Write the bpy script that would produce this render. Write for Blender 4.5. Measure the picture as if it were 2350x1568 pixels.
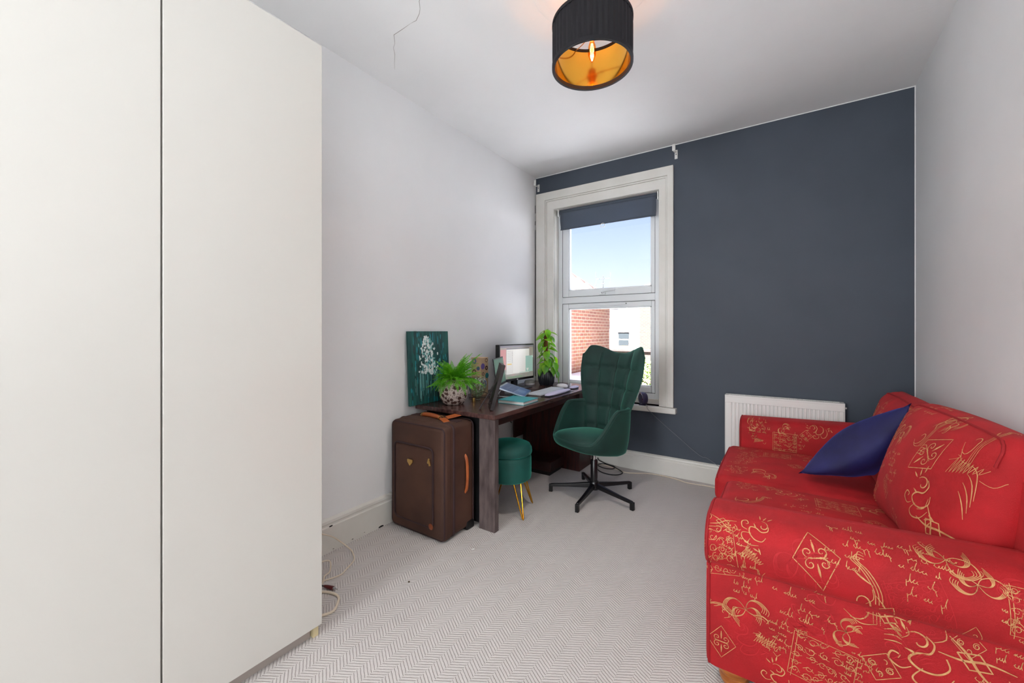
import bpy, bmesh, math, random
from mathutils import Vector, Matrix, Euler
from mathutils.bvhtree import BVHTree

for o in list(bpy.data.objects):
    bpy.data.objects.remove(o)
S = bpy.context.scene
COL = S.collection
PI = math.pi
R = math.radians
rnd = random.Random(7)

# ------------------------------------------------------------------ camera
cam_d = bpy.data.cameras.new('camera')
cam = bpy.data.objects.new('camera', cam_d)
COL.objects.link(cam)
cam.location = (0, 0, 1.22)
cam.rotation_euler = (R(90), 0, math.atan(617 / 921))
cam_d.sensor_fit = 'HORIZONTAL'
cam_d.sensor_width = 36
cam_d.lens = 36 * 921 / 2350
cam_d.shift_y = -24 / 2350
cam_d.clip_start = 0.02
S.camera = cam

# ------------------------------------------------------------------ sky, sun, large lights, exposure
W = bpy.data.worlds.new('sky')
S.world = W
W.use_nodes = True
wn = W.node_tree.nodes
wl = W.node_tree.links
wn.clear()
sky = wn.new('ShaderNodeTexSky')
sky.sky_type = 'NISHITA'
sky.sun_disc = False
sky.sun_elevation = R(65)
sky.sun_rotation = R(150)
sky.dust_density = 2.5
sky.ozone_density = 1.2
bg = wn.new('ShaderNodeBackground')
bg.inputs['Strength'].default_value = 0.275
wo = wn.new('ShaderNodeOutputWorld')
tint = wn.new('ShaderNodeMix')
tint.data_type = 'RGBA'
tint.blend_type = 'MULTIPLY'
tint.inputs[0].default_value = 1
tint.inputs[7].default_value = (1.14, .95, .97, 1)
wl.new(sky.outputs[0], tint.inputs[6])
wl.new(tint.outputs[2], bg.inputs[0])
wl.new(bg.outputs[0], wo.inputs[0])

sun_d = bpy.data.lights.new('sun', 'SUN')
sun_d.energy = 225.0
sun_d.angle = R(0.6)
sun_d.color = (1, .97, .95)
sun = bpy.data.objects.new('sun', sun_d)
COL.objects.link(sun)
sun.rotation_euler = Vector((-.30, -.30, .90)).to_track_quat('Z', 'Y').to_euler()

# added fill light in the unseen landing, entering by the doorway behind the camera
la_d = bpy.data.lights.new('landing_fill', 'AREA')
la_d.shape = 'RECTANGLE'
la_d.size = 1.0
la_d.size_y = 2.0
la_d.energy = 74
la_d.color = (.93, .97, 1)
la = bpy.data.objects.new('landing_fill', la_d)
COL.objects.link(la)
la.location = (-1.15, -2.5, 1.5)
la.rotation_euler = (R(82), 0, 0)

# added unseen fill light behind the camera, aimed up to bounce off the ceiling
up_d = bpy.data.lights.new('ceiling_fill', 'AREA')
up_d.shape = 'DISK'
up_d.size = .9
up_d.energy = 32
up_d.color = (.93, .97, 1)
up = bpy.data.objects.new('ceiling_fill', up_d)
COL.objects.link(up)
up.location = (.3, -.85, 1.0)
up.rotation_euler = (R(180), 0, 0)

vs = S.view_settings
vs.view_transform = 'Standard'
vs.look = 'None'
vs.gamma = 1
vs.use_curve_mapping = False
vs.exposure = 0.24

# ------------------------------------------------------------------ helpers
def lin(c):
    def g(v):
        v /= 255
        return v / 12.92 if v <= .04045 else ((v + .055) / 1.055) ** 2.4
    return (g(c[0]), g(c[1]), g(c[2]), 1)

MATS = {}
def mat(name, col, rough=.6, metal=0, col2=None, vscale=8, stretch=(1, 1, 1), bump=0, bscale=120, sheen=0,
        sheen_col=None, spec=.5, coat=0, emit=None, estr=1, detail=4, contrast=(.35, .65), trans=0):
    m = bpy.data.materials.new(name)
    m.use_nodes = True
    nt = m.node_tree
    p = nt.nodes['Principled BSDF']
    p.inputs['Base Color'].default_value = lin(col)
    p.inputs['Roughness'].default_value = rough
    p.inputs['Metallic'].default_value = metal
    p.inputs['Specular IOR Level'].default_value = spec
    p.inputs['Coat Weight'].default_value = coat
    p.inputs['Sheen Weight'].default_value = sheen
    if sheen_col:
        p.inputs['Sheen Tint'].default_value = lin(sheen_col)
        p.inputs['Sheen Roughness'].default_value = .35
    if emit:
        p.inputs['Emission Color'].default_value = lin(emit)
        p.inputs['Emission Strength'].default_value = estr
    if trans:
        p.inputs['Transmission Weight'].default_value = trans
    if col2 or bump:
        tc = nt.nodes.new('ShaderNodeTexCoord')
        mp = nt.nodes.new('ShaderNodeMapping')
        mp.inputs['Scale'].default_value = stretch
        nt.links.new(tc.outputs['Object'], mp.inputs[0])
    if col2:
        n = nt.nodes.new('ShaderNodeTexNoise')
        n.inputs['Scale'].default_value = vscale
        n.inputs['Detail'].default_value = detail
        nt.links.new(mp.outputs[0], n.inputs[0])
        r = nt.nodes.new('ShaderNodeValToRGB')
        r.color_ramp.elements[0].position = contrast[0]
        r.color_ramp.elements[1].position = contrast[1]
        r.color_ramp.elements[0].color = lin(col)
        r.color_ramp.elements[1].color = lin(col2)
        nt.links.new(n.outputs[0], r.inputs[0])
        nt.links.new(r.outputs[0], p.inputs['Base Color'])
    if bump:
        n2 = nt.nodes.new('ShaderNodeTexNoise')
        n2.inputs['Scale'].default_value = bscale
        n2.inputs['Detail'].default_value = 3
        nt.links.new(mp.outputs[0], n2.inputs[0])
        b = nt.nodes.new('ShaderNodeBump')
        b.inputs['Strength'].default_value = bump
        b.inputs['Distance'].default_value = .01
        nt.links.new(n2.outputs[0], b.inputs['Height'])
        nt.links.new(b.outputs[0], p.inputs['Normal'])
    MATS[name] = m
    return m

def glass(name, tint=(255, 255, 255), gloss=.06):
    m = bpy.data.materials.new(name)
    m.use_nodes = True
    nt = m.node_tree
    nt.nodes.clear()
    t = nt.nodes.new('ShaderNodeBsdfTransparent')
    t.inputs[0].default_value = lin(tint)
    g = nt.nodes.new('ShaderNodeBsdfGlossy')
    g.inputs['Roughness'].default_value = .03
    mx = nt.nodes.new('ShaderNodeMixShader')
    mx.inputs[0].default_value = gloss
    o = nt.nodes.new('ShaderNodeOutputMaterial')
    nt.links.new(t.outputs[0], mx.inputs[1])
    nt.links.new(g.outputs[0], mx.inputs[2])
    nt.links.new(mx.outputs[0], o.inputs[0])
    return m

def translucent(m, k, col):
    nt = m.node_tree
    p = nt.nodes['Principled BSDF']
    t = nt.nodes.new('ShaderNodeBsdfTranslucent')
    t.inputs[0].default_value = lin(col)
    mx = nt.nodes.new('ShaderNodeMixShader')
    mx.inputs[0].default_value = k
    nt.links.new(p.outputs[0], mx.inputs[1])
    nt.links.new(t.outputs[0], mx.inputs[2])
    nt.links.new(mx.outputs[0], nt.nodes['Material Output'].inputs[0])

class MB:
    def __init__(s):
        s.v = []
        s.f = []
    def add(s, vs, fs):
        b = len(s.v)
        s.v += [tuple(p) for p in vs]
        s.f += [tuple(i + b for i in f) for f in fs]
        return s
    def box(s, x0, x1, y0, y1, z0, z1, m=None):
        vs = [(x, y, z) for z in (z0, z1) for y in (y0, y1) for x in (x0, x1)]
        if m:
            vs = [tuple(m @ Vector(p)) for p in vs]
        return s.add(vs, [(0, 2, 3, 1), (4, 5, 7, 6), (0, 1, 5, 4), (2, 6, 7, 3), (0, 4, 6, 2), (1, 3, 7, 5)])
    def prism(s, poly, a, b, axis='z'):
        n = len(poly)
        def P(p, h):
            return {'z': (p[0], p[1], h), 'y': (p[0], h, p[1]), 'x': (h, p[0], p[1])}[axis]
        vs = [P(p, a) for p in poly] + [P(p, b) for p in poly]
        fs = [tuple(range(n - 1, -1, -1)), tuple(range(n, 2 * n))]
        fs += [(i, (i + 1) % n, n + (i + 1) % n, n + i) for i in range(n)]
        return s.add(vs, fs)
    def tube(s, pts, r, n=8, closed=False, cap=True):
        pts = [Vector(p) for p in pts]
        N = len(pts)
        rr = r if isinstance(r, (list, tuple)) else [r] * N
        vs = []
        up = None
        for i, p in enumerate(pts):
            if closed:
                t = pts[(i + 1) % N] - pts[i - 1]
            else:
                t = pts[min(i + 1, N - 1)] - pts[max(i - 1, 0)]
            if t.length < 1e-9:
                t = Vector((0, 0, 1))
            t.normalize()
            if up is None:
                up = Vector((0, 0, 1)) if abs(t.z) < .9 else Vector((1, 0, 0))
            a = t.cross(up)
            if a.length < 1e-6:
                a = t.cross(Vector((1, 0, 0)))
            a.normalize()
            b = a.cross(t).normalized()
            up = b
            for k in range(n):
                q = 2 * PI * k / n
                vs.append(p + (a * math.cos(q) + b * math.sin(q)) * rr[i])
        fs = []
        M = N if closed else N - 1
        for i in range(M):
            j = (i + 1) % N
            for k in range(n):
                fs.append((i * n + k, i * n + (k + 1) % n, j * n + (k + 1) % n, j * n + k))
        if cap and not closed:
            fs.append(tuple(range(n - 1, -1, -1)))
            fs.append(tuple((N - 1) * n + k for k in range(n)))
        return s.add(vs, fs)
    def lathe(s, prof, c=(0, 0, 0), n=32, wob=None):
        vs = []
        for i, (r, z) in enumerate(prof):
            for k in range(n):
                q = 2 * PI * k / n
                q_r = r * (wob(q, i) if wob else 1)
                vs.append((c[0] + q_r * math.cos(q), c[1] + q_r * math.sin(q), c[2] + z))
        fs = []
        for i in range(len(prof) - 1):
            for k in range(n):
                fs.append((i * n + k, i * n + (k + 1) % n, (i + 1) * n + (k + 1) % n, (i + 1) * n + k))
        if prof[0][0] > 1e-6:
            fs.append(tuple(range(n - 1, -1, -1)))
        if prof[-1][0] > 1e-6:
            fs.append(tuple((len(prof) - 1) * n + k for k in range(n)))
        return s.add(vs, fs)
    def grid(s, fn, nu, nv):
        vs = [fn(i / nu, j / nv) for j in range(nv + 1) for i in range(nu + 1)]
        w = nu + 1
        return s.add(vs, [(j * w + i, j * w + i + 1, (j + 1) * w + i + 1, (j + 1) * w + i) for j in range(nv) for i in range(nu)])
    def xf(s, m):
        s.v = [tuple(m @ Vector(p)) for p in s.v]
        return s
    def build(s, name, m, parent=None, smooth=False, bevel=0, seg=2, off=(0, 0, 0), angle=40, merge=False):
        if off != (0, 0, 0):
            s.v = [(p[0] - off[0], p[1] - off[1], p[2] - off[2]) for p in s.v]
        me = bpy.data.meshes.new(name)
        me.from_pydata(s.v, [], s.f)
        if merge:
            b = bmesh.new()
            b.from_mesh(me)
            bmesh.ops.remove_doubles(b, verts=b.verts, dist=1e-5)
            bmesh.ops.recalc_face_normals(b, faces=b.faces)
            b.to_mesh(me)
            b.free()
        me.update()
        if smooth:
            me.polygons.foreach_set('use_smooth', [True] * len(me.polygons))
            me.set_sharp_from_angle(angle=R(angle))
        o = bpy.data.objects.new(name, me)
        if m:
            me.materials.append(m)
        COL.objects.link(o)
        if parent:
            o.parent = parent
        if bevel:
            bv = o.modifiers.new('bevel', 'BEVEL')
            bv.width = bevel
            bv.segments = seg
            bv.limit_method = 'ANGLE'
            bv.angle_limit = R(40)
        return o

def tag(o, label, cat, group=None):
    o['label'] = label
    o['category'] = cat
    if group:
        o['group'] = group
    return o

def struct(o):
    o['kind'] = 'structure'
    return o

class Thing:
    """an Empty at the base; parts are given in world coordinates"""
    def __init__(s, name, loc, label=None, cat=None, group=None, structure=False):
        s.o = bpy.data.objects.new(name, None)
        s.o.empty_display_size = .05
        COL.objects.link(s.o)
        s.o.location = loc
        s.loc = tuple(loc)
        if structure:
            struct(s.o)
        if label:
            tag(s.o, label, cat, group)
    def part(s, name, mb, m, parent=None, **k):
        k.setdefault('off', s.loc)
        return mb.build(name, m, parent or s.o, **k)

def spline(pts, n=8, closed=False):
    P = [Vector(p) for p in pts]
    N = len(P)
    out = []
    rng = N if closed else N - 1
    for i in range(rng):
        if closed:
            a, b, c, d = P[i - 1], P[i], P[(i + 1) % N], P[(i + 2) % N]
        else:
            a, b, c, d = P[max(i - 1, 0)], P[i], P[i + 1], P[min(i + 2, N - 1)]
        for k in range(n):
            t = k / n
            out.append(.5 * ((2 * b) + (c - a) * t + (2 * a - 5 * b + 4 * c - d) * t * t + (-a + 3 * b - 3 * c + d) * t ** 3))
    if not closed:
        out.append(P[-1])
    return out

def puff(w, d, h, rad=.3, crown=(.02, .02, .02), n=12, e=4.0):
    """rounded, crowned box centred on 0; returns MB"""
    mb = MB()
    def sup(x, y, z):
        m = (abs(x) ** e + abs(y) ** e + abs(z) ** e) ** (1 / e)
        x, y, z = x / m, y / m, z / m
        px, py, pz = x * w / 2, y * d / 2, z * h / 2
        px += math.copysign(crown[0], x) * abs(x) * (1 - y * y) * (1 - z * z)
        py += math.copysign(crown[1], y) * abs(y) * (1 - x * x) * (1 - z * z)
        pz += math.copysign(crown[2], z) * abs(z) * (1 - x * x) * (1 - y * y)
        return (px, py, pz)
    def T(t):
        return math.tan(t * PI / 4)
    for ax in range(3):
        for sg in (-1, 1):
            def fn(u, v):
                a, b = T(2 * u - 1), T(2 * v - 1)
                p = [0, 0, 0]
                p[ax] = sg
                p[(ax + 1) % 3] = a * (1 if sg > 0 else -1)
                p[(ax + 2) % 3] = b
                return sup(*p)
            mb.grid(fn, n, n)
    return mb

def pillow(w, d, h, r=.03, crown=(.02, .02, .02), n=12):
    """box with rounded edges of radius r and crowned faces, centred on 0"""
    hs = (w / 2, d / 2, h / 2)
    r = min(r, *(x * .999 for x in hs))
    def line(hh):
        ed = [hh - r + r * k / 4 for k in range(5)]
        fl = [(-1 + 2 * k / n) * (hh - r) for k in range(n + 1)]
        return [-x for x in reversed(ed)][:-1] + fl + ed[1:]
    mb = MB()
    for ax in range(3):
        b, c = (ax + 1) % 3, (ax + 2) % 3
        Lb, Lc = line(hs[b]), line(hs[c])
        for sg in (-1, 1):
            def fn(u, v):
                p = [0, 0, 0]
                p[ax] = sg * hs[ax]
                p[b] = Lb[round(u * (len(Lb) - 1))] * sg
                p[c] = Lc[round(v * (len(Lc) - 1))]
                q = [max(-(hs[i] - r), min(hs[i] - r, p[i])) for i in range(3)]
                dv_ = Vector((p[0] - q[0], p[1] - q[1], p[2] - q[2])).normalized() * r
                p = [q[i] + dv_[i] for i in range(3)]
                nn = [max(-1, min(1, p[i] / hs[i])) for i in range(3)]
                return tuple(p[i] + crown[i] * nn[i] * abs(nn[i]) * (1 - nn[(i + 1) % 3] ** 2) * (1 - nn[(i + 2) % 3] ** 2) for i in range(3))
            mb.grid(fn, len(Lb) - 1, len(Lc) - 1)
    return mb

def sstep(a, b, x):
    t = min(1, max(0, (x - a) / (b - a)))
    return t * t * (3 - 2 * t)

# ------------------------------------------------------------------ materials
WALL = mat('white_wall_paint', (240, 240, 240), .75, col2=(235, 235, 235), vscale=1.5, bump=.04, bscale=90)
CEIL = mat('white_ceiling_paint', (243, 243, 242), .8, col2=(239, 239, 238), vscale=2, bump=.05, bscale=60)
BLUE = mat('slate_blue_wall_paint', (66, 74, 86), .6, col2=(62, 70, 82), vscale=3, bump=.06, bscale=150)
TRIM = mat('white_gloss_trim', (228, 226, 220), .35, col2=(219, 216, 208), vscale=4, coat=.1)
UPVC = mat('white_upvc', (232, 236, 238), .28)
CARCASS = mat('white_laminate', (222, 219, 212), .4)
DOOR = mat('white_gloss_door', (218, 215, 208), .25, coat=.25)
CREAM = mat('cream_wood_strip', (226, 210, 165), .5)
DARK = mat('dark_gap', (14, 13, 13), .9)
BLIND = mat('slate_blind_fabric', (88, 96, 108), .85, bump=.1, bscale=900)
translucent(BLIND, .25, (120, 132, 150))
METALW = mat('white_metal', (235, 234, 230), .3)
CHROME = mat('chrome', (200, 200, 205), .12, metal=1)
BLACKM = mat('black_satin_metal', (18, 16, 20), .3)
BLACKP = mat('black_plastic', (14, 14, 16), .4)
GOLD = mat('gold_metal', (205, 150, 45), .25, metal=1)
BRASS = mat('brass', (196, 160, 96), .3, metal=1)
LINING = mat('gold_foil_lining', (226, 172, 66), .13, metal=1)
VELB = mat('black_velvet', (11, 9, 16), .85, sheen=.12, sheen_col=(90, 80, 120))
GREEN = mat('green_velvet', (10, 54, 46), .75, col2=(7, 40, 35), vscale=5, sheen=.6, sheen_col=(120, 225, 195), bump=.05, bscale=300)
TEALV = mat('teal_velvet', (6, 84, 74), .7, col2=(4, 64, 58), vscale=6, sheen=.8, sheen_col=(60, 190, 170), bump=.05, bscale=300)
NAVY = mat('navy_velvet', (17, 17, 68), .7, col2=(26, 29, 94), vscale=5, sheen=.7, sheen_col=(80, 90, 190), bump=.12, bscale=40)
RED = mat('red_chenille', (156, 2, 10), .75, col2=(178, 8, 20), vscale=9, sheen=.12, sheen_col=(255, 120, 120), bump=.25, bscale=450)
PIPE = mat('red_piping', (150, 8, 18), .8)
GILT = mat('gold_weave', (212, 164, 108), .7, col2=(190, 128, 80), vscale=60)
ROSE = mat('pink_weave', (186, 26, 34), .75)
PINE = mat('honey_pine', (188, 112, 34), .35, col2=(150, 78, 20), vscale=10, stretch=(1, 1, 8), coat=.3)
DESKW = mat('dark_walnut_top', (98, 68, 62), .24, col2=(50, 32, 34), vscale=7, stretch=(9, .6, 4), detail=8, contrast=(.3, .7), bump=.04, bscale=40)
DESKR = mat('mahogany_panel', (70, 26, 22), .4, col2=(40, 14, 14), vscale=8, stretch=(6, .8, .8), detail=6)
DESKL = mat('weathered_grey_wood', (108, 94, 92), .5, col2=(66, 54, 54), vscale=9, stretch=(4, 4, 1.0), detail=8, contrast=(.3, .7), bump=.05, bscale=60)
CASE = mat('brown_canvas', (84, 53, 39), .75, col2=(62, 36, 25), vscale=3, bump=.2, bscale=500)
CASED = mat('brown_webbing', (52, 30, 32), .75, bump=.2, bscale=500)
LEATH = mat('tan_leather', (176, 92, 40), .45, col2=(150, 72, 28), vscale=12)
CORNR = mat('rust_leather', (132, 64, 30), .5)
TURQ = mat('turquoise_cloth', (46, 150, 156), .6, bump=.08, bscale=500)
PAPER = mat('page_edge', (206, 204, 200), .8)
SOIL = mat('potting_soil', (40, 28, 20), .95, bump=.5, bscale=80)
FERN = mat('fern_green', (110, 190, 34), .5, col2=(60, 146, 18), vscale=9)
LEAF = mat('variegated_leaf', (62, 140, 24), .35, col2=(150, 190, 50), vscale=14, contrast=(.42, .7))
translucent(LEAF, .3, (150, 210, 40))
translucent(FERN, .25, (130, 210, 40))
STEM = mat('green_stem', (96, 130, 50), .5)
MOSS = mat('coir_pole', (120, 72, 34), .95, col2=(90, 50, 22), vscale=60, bump=.6, bscale=120)
RIBPOT = mat('black_ribbed_ceramic', (22, 26, 32), .45)
KRAFT = mat('kraft_card', (196, 166, 132), .8)
PURP = mat('purple_print', (112, 92, 160), .8)
DKPRT = mat('dark_print', (72, 48, 42), .8)
BLUPR = mat('grey_blue_print', (90, 104, 140), .8)
TEALP = mat('teal_print', (40, 120, 124), .8)
FRAMEW = mat('black_wood_frame', (34, 22, 24), .45, col2=(24, 15, 17), vscale=8, stretch=(3, 3, .6))
SILVER = mat('silver_alloy', (176, 186, 200), .3, metal=.7)
KEYB = mat('blue_grey_keys', (70, 96, 140), .4)
WKEY = mat('white_keys', (214, 218, 224), .5)
GREYP = mat('pale_grey_plastic', (196, 198, 202), .45)
LILAC = mat('lilac_gel_rest', (206, 200, 226), .5)
MOUSEW = mat('white_plastic', (226, 224, 228), .3)
PUCK = mat('grey_mesh_fabric', (150, 150, 146), .9, bump=.3, bscale=900)
INDIGO = mat('indigo_plastic', (44, 40, 74), .35)
CORDW = mat('white_flex', (222, 208, 188), .5)
CORDG = mat('grey_flex', (120, 122, 134), .5)
CORDB = mat('black_flex', (12, 11, 14), .5)
PLUG = mat('dark_red_plug', (92, 26, 28), .4)
BRICKDUST = mat('crumb', (70, 58, 40), .9)
GLASS = glass('window_glass', (250, 252, 255), .04)
JAR = glass('jar_glass', (225, 235, 228), .16)
BULBG = glass('amber_bulb_glass', (255, 196, 120), .08)
FIL = mat('glowing_filament', (255, 190, 90), .5, emit=(255, 186, 84), estr=60)

# carpet: broken chevron ribs
def carpet():
    m = bpy.data.materials.new('greige_chevron_carpet')
    m.use_nodes = True
    nt = m.node_tree
    N = nt.nodes
    L = nt.links
    p = N['Principled BSDF']
    p.inputs['Roughness'].default_value = .95
    p.inputs['Specular IOR Level'].default_value = .1
    tc = N.new('ShaderNodeTexCoord')
    sx = N.new('ShaderNodeSeparateXYZ')
    ns = N.new('ShaderNodeTexNoise')
    ns.inputs['Scale'].default_value = 60
    L.new(tc.outputs['Object'], ns.inputs[0])
    vm = N.new('ShaderNodeVectorMath')
    vm.operation = 'SCALE'
    vm.inputs['Scale'].default_value = .0035
    L.new(ns.outputs['Color'], vm.inputs[0])
    va = N.new('ShaderNodeVectorMath')
    L.new(tc.outputs['Object'], va.inputs[0])
    L.new(vm.outputs[0], va.inputs[1])
    L.new(va.outputs[0], sx.inputs[0])
    def M(op, a, b=None, c=None):
        n = N.new('ShaderNodeMath')
        n.operation = op
        for i, x in enumerate((a, b, c)):
            if x is None:
                continue
            if isinstance(x, (int, float)):
                n.inputs[i].default_value = x
            else:
                L.new(x, n.inputs[i])
        return n.outputs[0]
    w, per = .052, .0135
    xo = M('ADD', sx.outputs[0], 10.0)
    pp = M('PINGPONG', xo, w)
    band = M('FLOOR', M('DIVIDE', xo, w))
    s = M('DIVIDE', M('ADD', sx.outputs[1], M('MULTIPLY', pp, .60)), per)
    s = M('ADD', s, M('MULTIPLY', band, .5))
    tri = M('PINGPONG', s, .5)                    # 0..0.5
    groove = M('SUBTRACT', 1.0, M('SMOOTH_MIN', M('MULTIPLY', tri, 5.0), 1.0, .3))
    # loops across each rib
    n2 = N.new('ShaderNodeTexNoise')
    n2.inputs['Scale'].default_value = 330
    n2.inputs['Detail'].default_value = 2
    L.new(tc.outputs['Object'], n2.inputs[0])
    n3 = N.new('ShaderNodeTexNoise')
    n3.inputs['Scale'].default_value = 3
    L.new(tc.outputs['Object'], n3.inputs[0])
    f = M('ADD', M('MULTIPLY', groove, .55), M('MULTIPLY', M('SUBTRACT', n2.outputs[0], .5), .55))
    f = M('ADD', f, M('MULTIPLY', M('SUBTRACT', n3.outputs[0], .5), .15))
    r = N.new('ShaderNodeValToRGB')
    r.color_ramp.elements[0].position = 0
    r.color_ramp.elements[0].color = lin((210, 204, 201))
    r.color_ramp.elements[1].position = .75
    r.color_ramp.elements[1].color = lin((142, 132, 129))
    L.new(f, r.inputs[0])
    L.new(r.outputs[0], p.inputs['Base Color'])
    b = N.new('ShaderNodeBump')
    b.inputs['Strength'].default_value = .5
    b.inputs['Distance'].default_value = .004
    hgt = M('SUBTRACT', M('MULTIPLY', n2.outputs[0], .5), groove)
    L.new(hgt, b.inputs['Height'])
    L.new(b.outputs[0], p.inputs['Normal'])
    return m
CARPET = carpet()

def brick_mat(name, c1, c2, mortar, axis, scale=1.0, bw=.225, rh=.075):
    m = bpy.data.materials.new(name)
    m.use_nodes = True
    nt = m.node_tree
    p = nt.nodes['Principled BSDF']
    p.inputs['Roughness'].default_value = .9
    tc = nt.nodes.new('ShaderNodeTexCoord')
    sp = nt.nodes.new('ShaderNodeSeparateXYZ')
    cb = nt.nodes.new('ShaderNodeCombineXYZ')
    nt.links.new(tc.outputs['Object'], sp.inputs[0])
    nt.links.new(sp.outputs[axis], cb.inputs[0])
    nt.links.new(sp.outputs[2], cb.inputs[1])
    b = nt.nodes.new('ShaderNodeTexBrick')
    b.inputs['Scale'].default_value = scale
    b.inputs['Brick Width'].default_value = bw
    b.inputs['Row Height'].default_value = rh
    b.inputs['Mortar Size'].default_value = .009
    b.inputs['Color1'].default_value = lin(c1)
    b.inputs['Color2'].default_value = lin(c2)
    b.inputs['Mortar'].default_value = lin(mortar)
    nt.links.new(cb.outputs[0], b.inputs[0])
    nt.links.new(b.outputs[0], p.inputs['Base Color'])
    return m

# ------------------------------------------------------------------ room shell
D = 3.556      # far wall
LX = -2.085    # left wall
CZ = 2.784
BY = -1.1      # back wall
def rx(y):     # right wall, slightly out of square
    return .713 - .0244 * (D - y)

struct(MB().box(LX - .15, .95, -2.75, D + .25, -.12, 0).build('floor', CARPET))
ceil = struct(MB().box(LX - .15, .95, -2.75, D + .25, CZ, CZ + .15).build('ceiling', CEIL))
struct(MB().box(LX - .12, LX, -2.75, D + .25, 0, CZ).build('wall_left', WALL))
struct(MB().prism([(rx(-2.75), -2.75), (.95, -2.75), (.95, D + .25), (rx(D + .25), D + .25)], 0, CZ).build('wall_right', WALL))
# back wall with an unseen doorway, placed for the fill light, and the landing beyond
wb = MB().box(LX, -1.50, BY - .12, BY, 0, CZ).box(.10, .70, BY - .12, BY, 0, CZ).box(-1.50, .10, BY - .12, BY, 2.35, CZ)
struct(wb.build('wall_back', WALL))
struct(MB().box(LX, .70, -2.75, -2.63, 0, CZ).build('wall_landing', WALL))
# far wall with the window hole
HX0, HX1, HZ0, HZ1 = -1.875, -.865, .575, 2.43
wf = MB().box(LX - .1, HX0, D, D + .25, 0, CZ).box(HX1, .95, D, D + .25, 0, CZ)
wf.box(HX0, HX1, D, D + .25, 0, HZ0).box(HX0, HX1, D, D + .25, HZ1, CZ)
wfar = struct(wf.build('wall_far', BLUE))
# white caulk beads where the blue paint stops
ck = MB()
ck.tube([(LX + .004, D - .001, CZ - .003), (.713, D - .001, CZ - .003)], .0035, 5)
ck.tube([(.7115, D - .001, CZ), (.7115, D - .001, .15)], .0035, 5)
ck.build('caulk_bead', WALL, wfar)
gp = MB()
for z0, z1, w_ in ((.76, 1.9, .006), (1.9, 2.25, .004), (2.3, 2.34, .003), (2.42, 2.5, .003)):
    gp.box(LX + .002, LX + .002 + w_, D - .0235, D - .0225, z0, z1)
gp.build('plaster_gap', DARK, wfar)
# ceiling crack
cr = [(-1.36, 1.30), (-1.425, 1.336), (-1.454, 1.369), (-1.481, 1.389), (-1.525, 1.41), (-1.564, 1.408), (-1.623, 1.411),
      (-1.697, 1.413), (-1.744, 1.458), (-1.777, 1.477), (-1.813, 1.516), (-1.874, 1.564), (-1.919, 1.604)]
MB().tube([(x, y, CZ + .0003) for x, y in cr], [.0014, .0016, .0012, .0016, .0018, .0006, .0016, .0018, .001, .001, .0014, .001, .0005], 5).build(
    'crack', mat('crack_shadow', (168, 163, 158), .9), ceil)

# skirting boards (profiled)
prof = [(0, 0), (.02, 0), (.02, .118), (.015, .124), (.015, .132), (.018, .136), (.016, .148), (.006, .156), (0, .158)]
b1 = MB().prism([(LX + a, z * 1.17) for a, z in prof], BY, D, 'y')
struct(b1.build('baseboard_left', TRIM, smooth=True, angle=30))
b2 = MB().prism([(D - a, z) for a, z in prof], LX + .02, .70, 'x')
struct(b2.build('baseboard_far', TRIM, smooth=True, angle=30))
b3 = MB()
b3.add([(rx(BY) - a, BY, z) for a, z in prof] + [(rx(D) - a, D, z) for a, z in prof],
       [tuple(range(9)), tuple(range(17, 8, -1))] + [(i, i + 9, (i + 1) % 9 + 9, (i + 1) % 9) for i in range(9)])
struct(b3.build('baseboard_right', TRIM, smooth=True, angle=30))
# chips on the left skirting
ch = MB()
for y, z, a in ((1.285, .142, .012), (1.42, .012, .006), (1.50, .018, .004), (1.62, .004, .02), (1.30, .01, .005)):
    ch.lathe([(0, .0004), (a * .5, .0002), (a, 0)], n=8).v
    k = len(ch.v)
    for i in range(k - 24, k):
        p = ch.v[i]
        ch.v[i] = (LX + .0203 + p[2], y + p[0], z + p[1] * .35)
chips = ch.build('paint_chip', DARK, bpy.data.objects['baseboard_left'])

# ------------------------------------------------------------------ window
wt = Thing('window_1', (-1.37, D, HZ0), structure=True)
WY = 3.64      # inner face of the plastic frame
# moulded architrave: outer flat, raised inner step
ax0, ax1, az1 = -2.071, -.746, 2.608
ar = MB()
def ring(mb, o, i, y0, y1, legs=True):
    """three-sided frame between outer (x0,x1,ztop) and inner (x0,x1,ztop)"""
    zb = HZ0 + .002
    A = [(o[0], zb), (o[0], o[2]), (o[1], o[2]), (o[1], zb)]
    B = [(i[0], zb), (i[0], i[2]), (i[1], i[2]), (i[1], zb)]
    vs = [(x, y1, z) for x, z in A] + [(x, y1, z) for x, z in B] + [(x, y0, z) for x, z in A] + [(x, y0, z) for x, z in B]
    fs = []
    for k in range(3):
        fs += [(8 + k, 12 + k, 13 + k, 9 + k), (k, k + 1, 5 + k, 4 + k), (k, 8 + k, 9 + k, k + 1), (4 + k, 5 + k, 13 + k, 12 + k)]
    fs += [(0, 4, 12, 8), (3, 11, 15, 7)]
    mb.add(vs, fs)
ring(ar, (ax0, ax1, az1), (HX0 - .092, HX1 + .07, HZ1 + .10), D - .030, D)
ring(ar, (HX0 - .092, HX1 + .07, HZ1 + .10), (HX0 - .078, HX1 + .056, HZ1 + .085), D - .022, D)
ring(ar, (HX0 - .078, HX1 + .056, HZ1 + .085), (HX0, HX1, HZ1), D - .014, D)
wt.part('architrave', ar, TRIM, bevel=.004)
rv = MB().box(HX0, HX0 + .003, D, WY + .06, HZ0, HZ1).box(HX1 - .003, HX1, D, WY + .06, HZ0, HZ1).box(HX0, HX1, D, WY + .06, HZ1 - .003, HZ1)
wt.part('reveal_lining', rv, TRIM)
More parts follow.
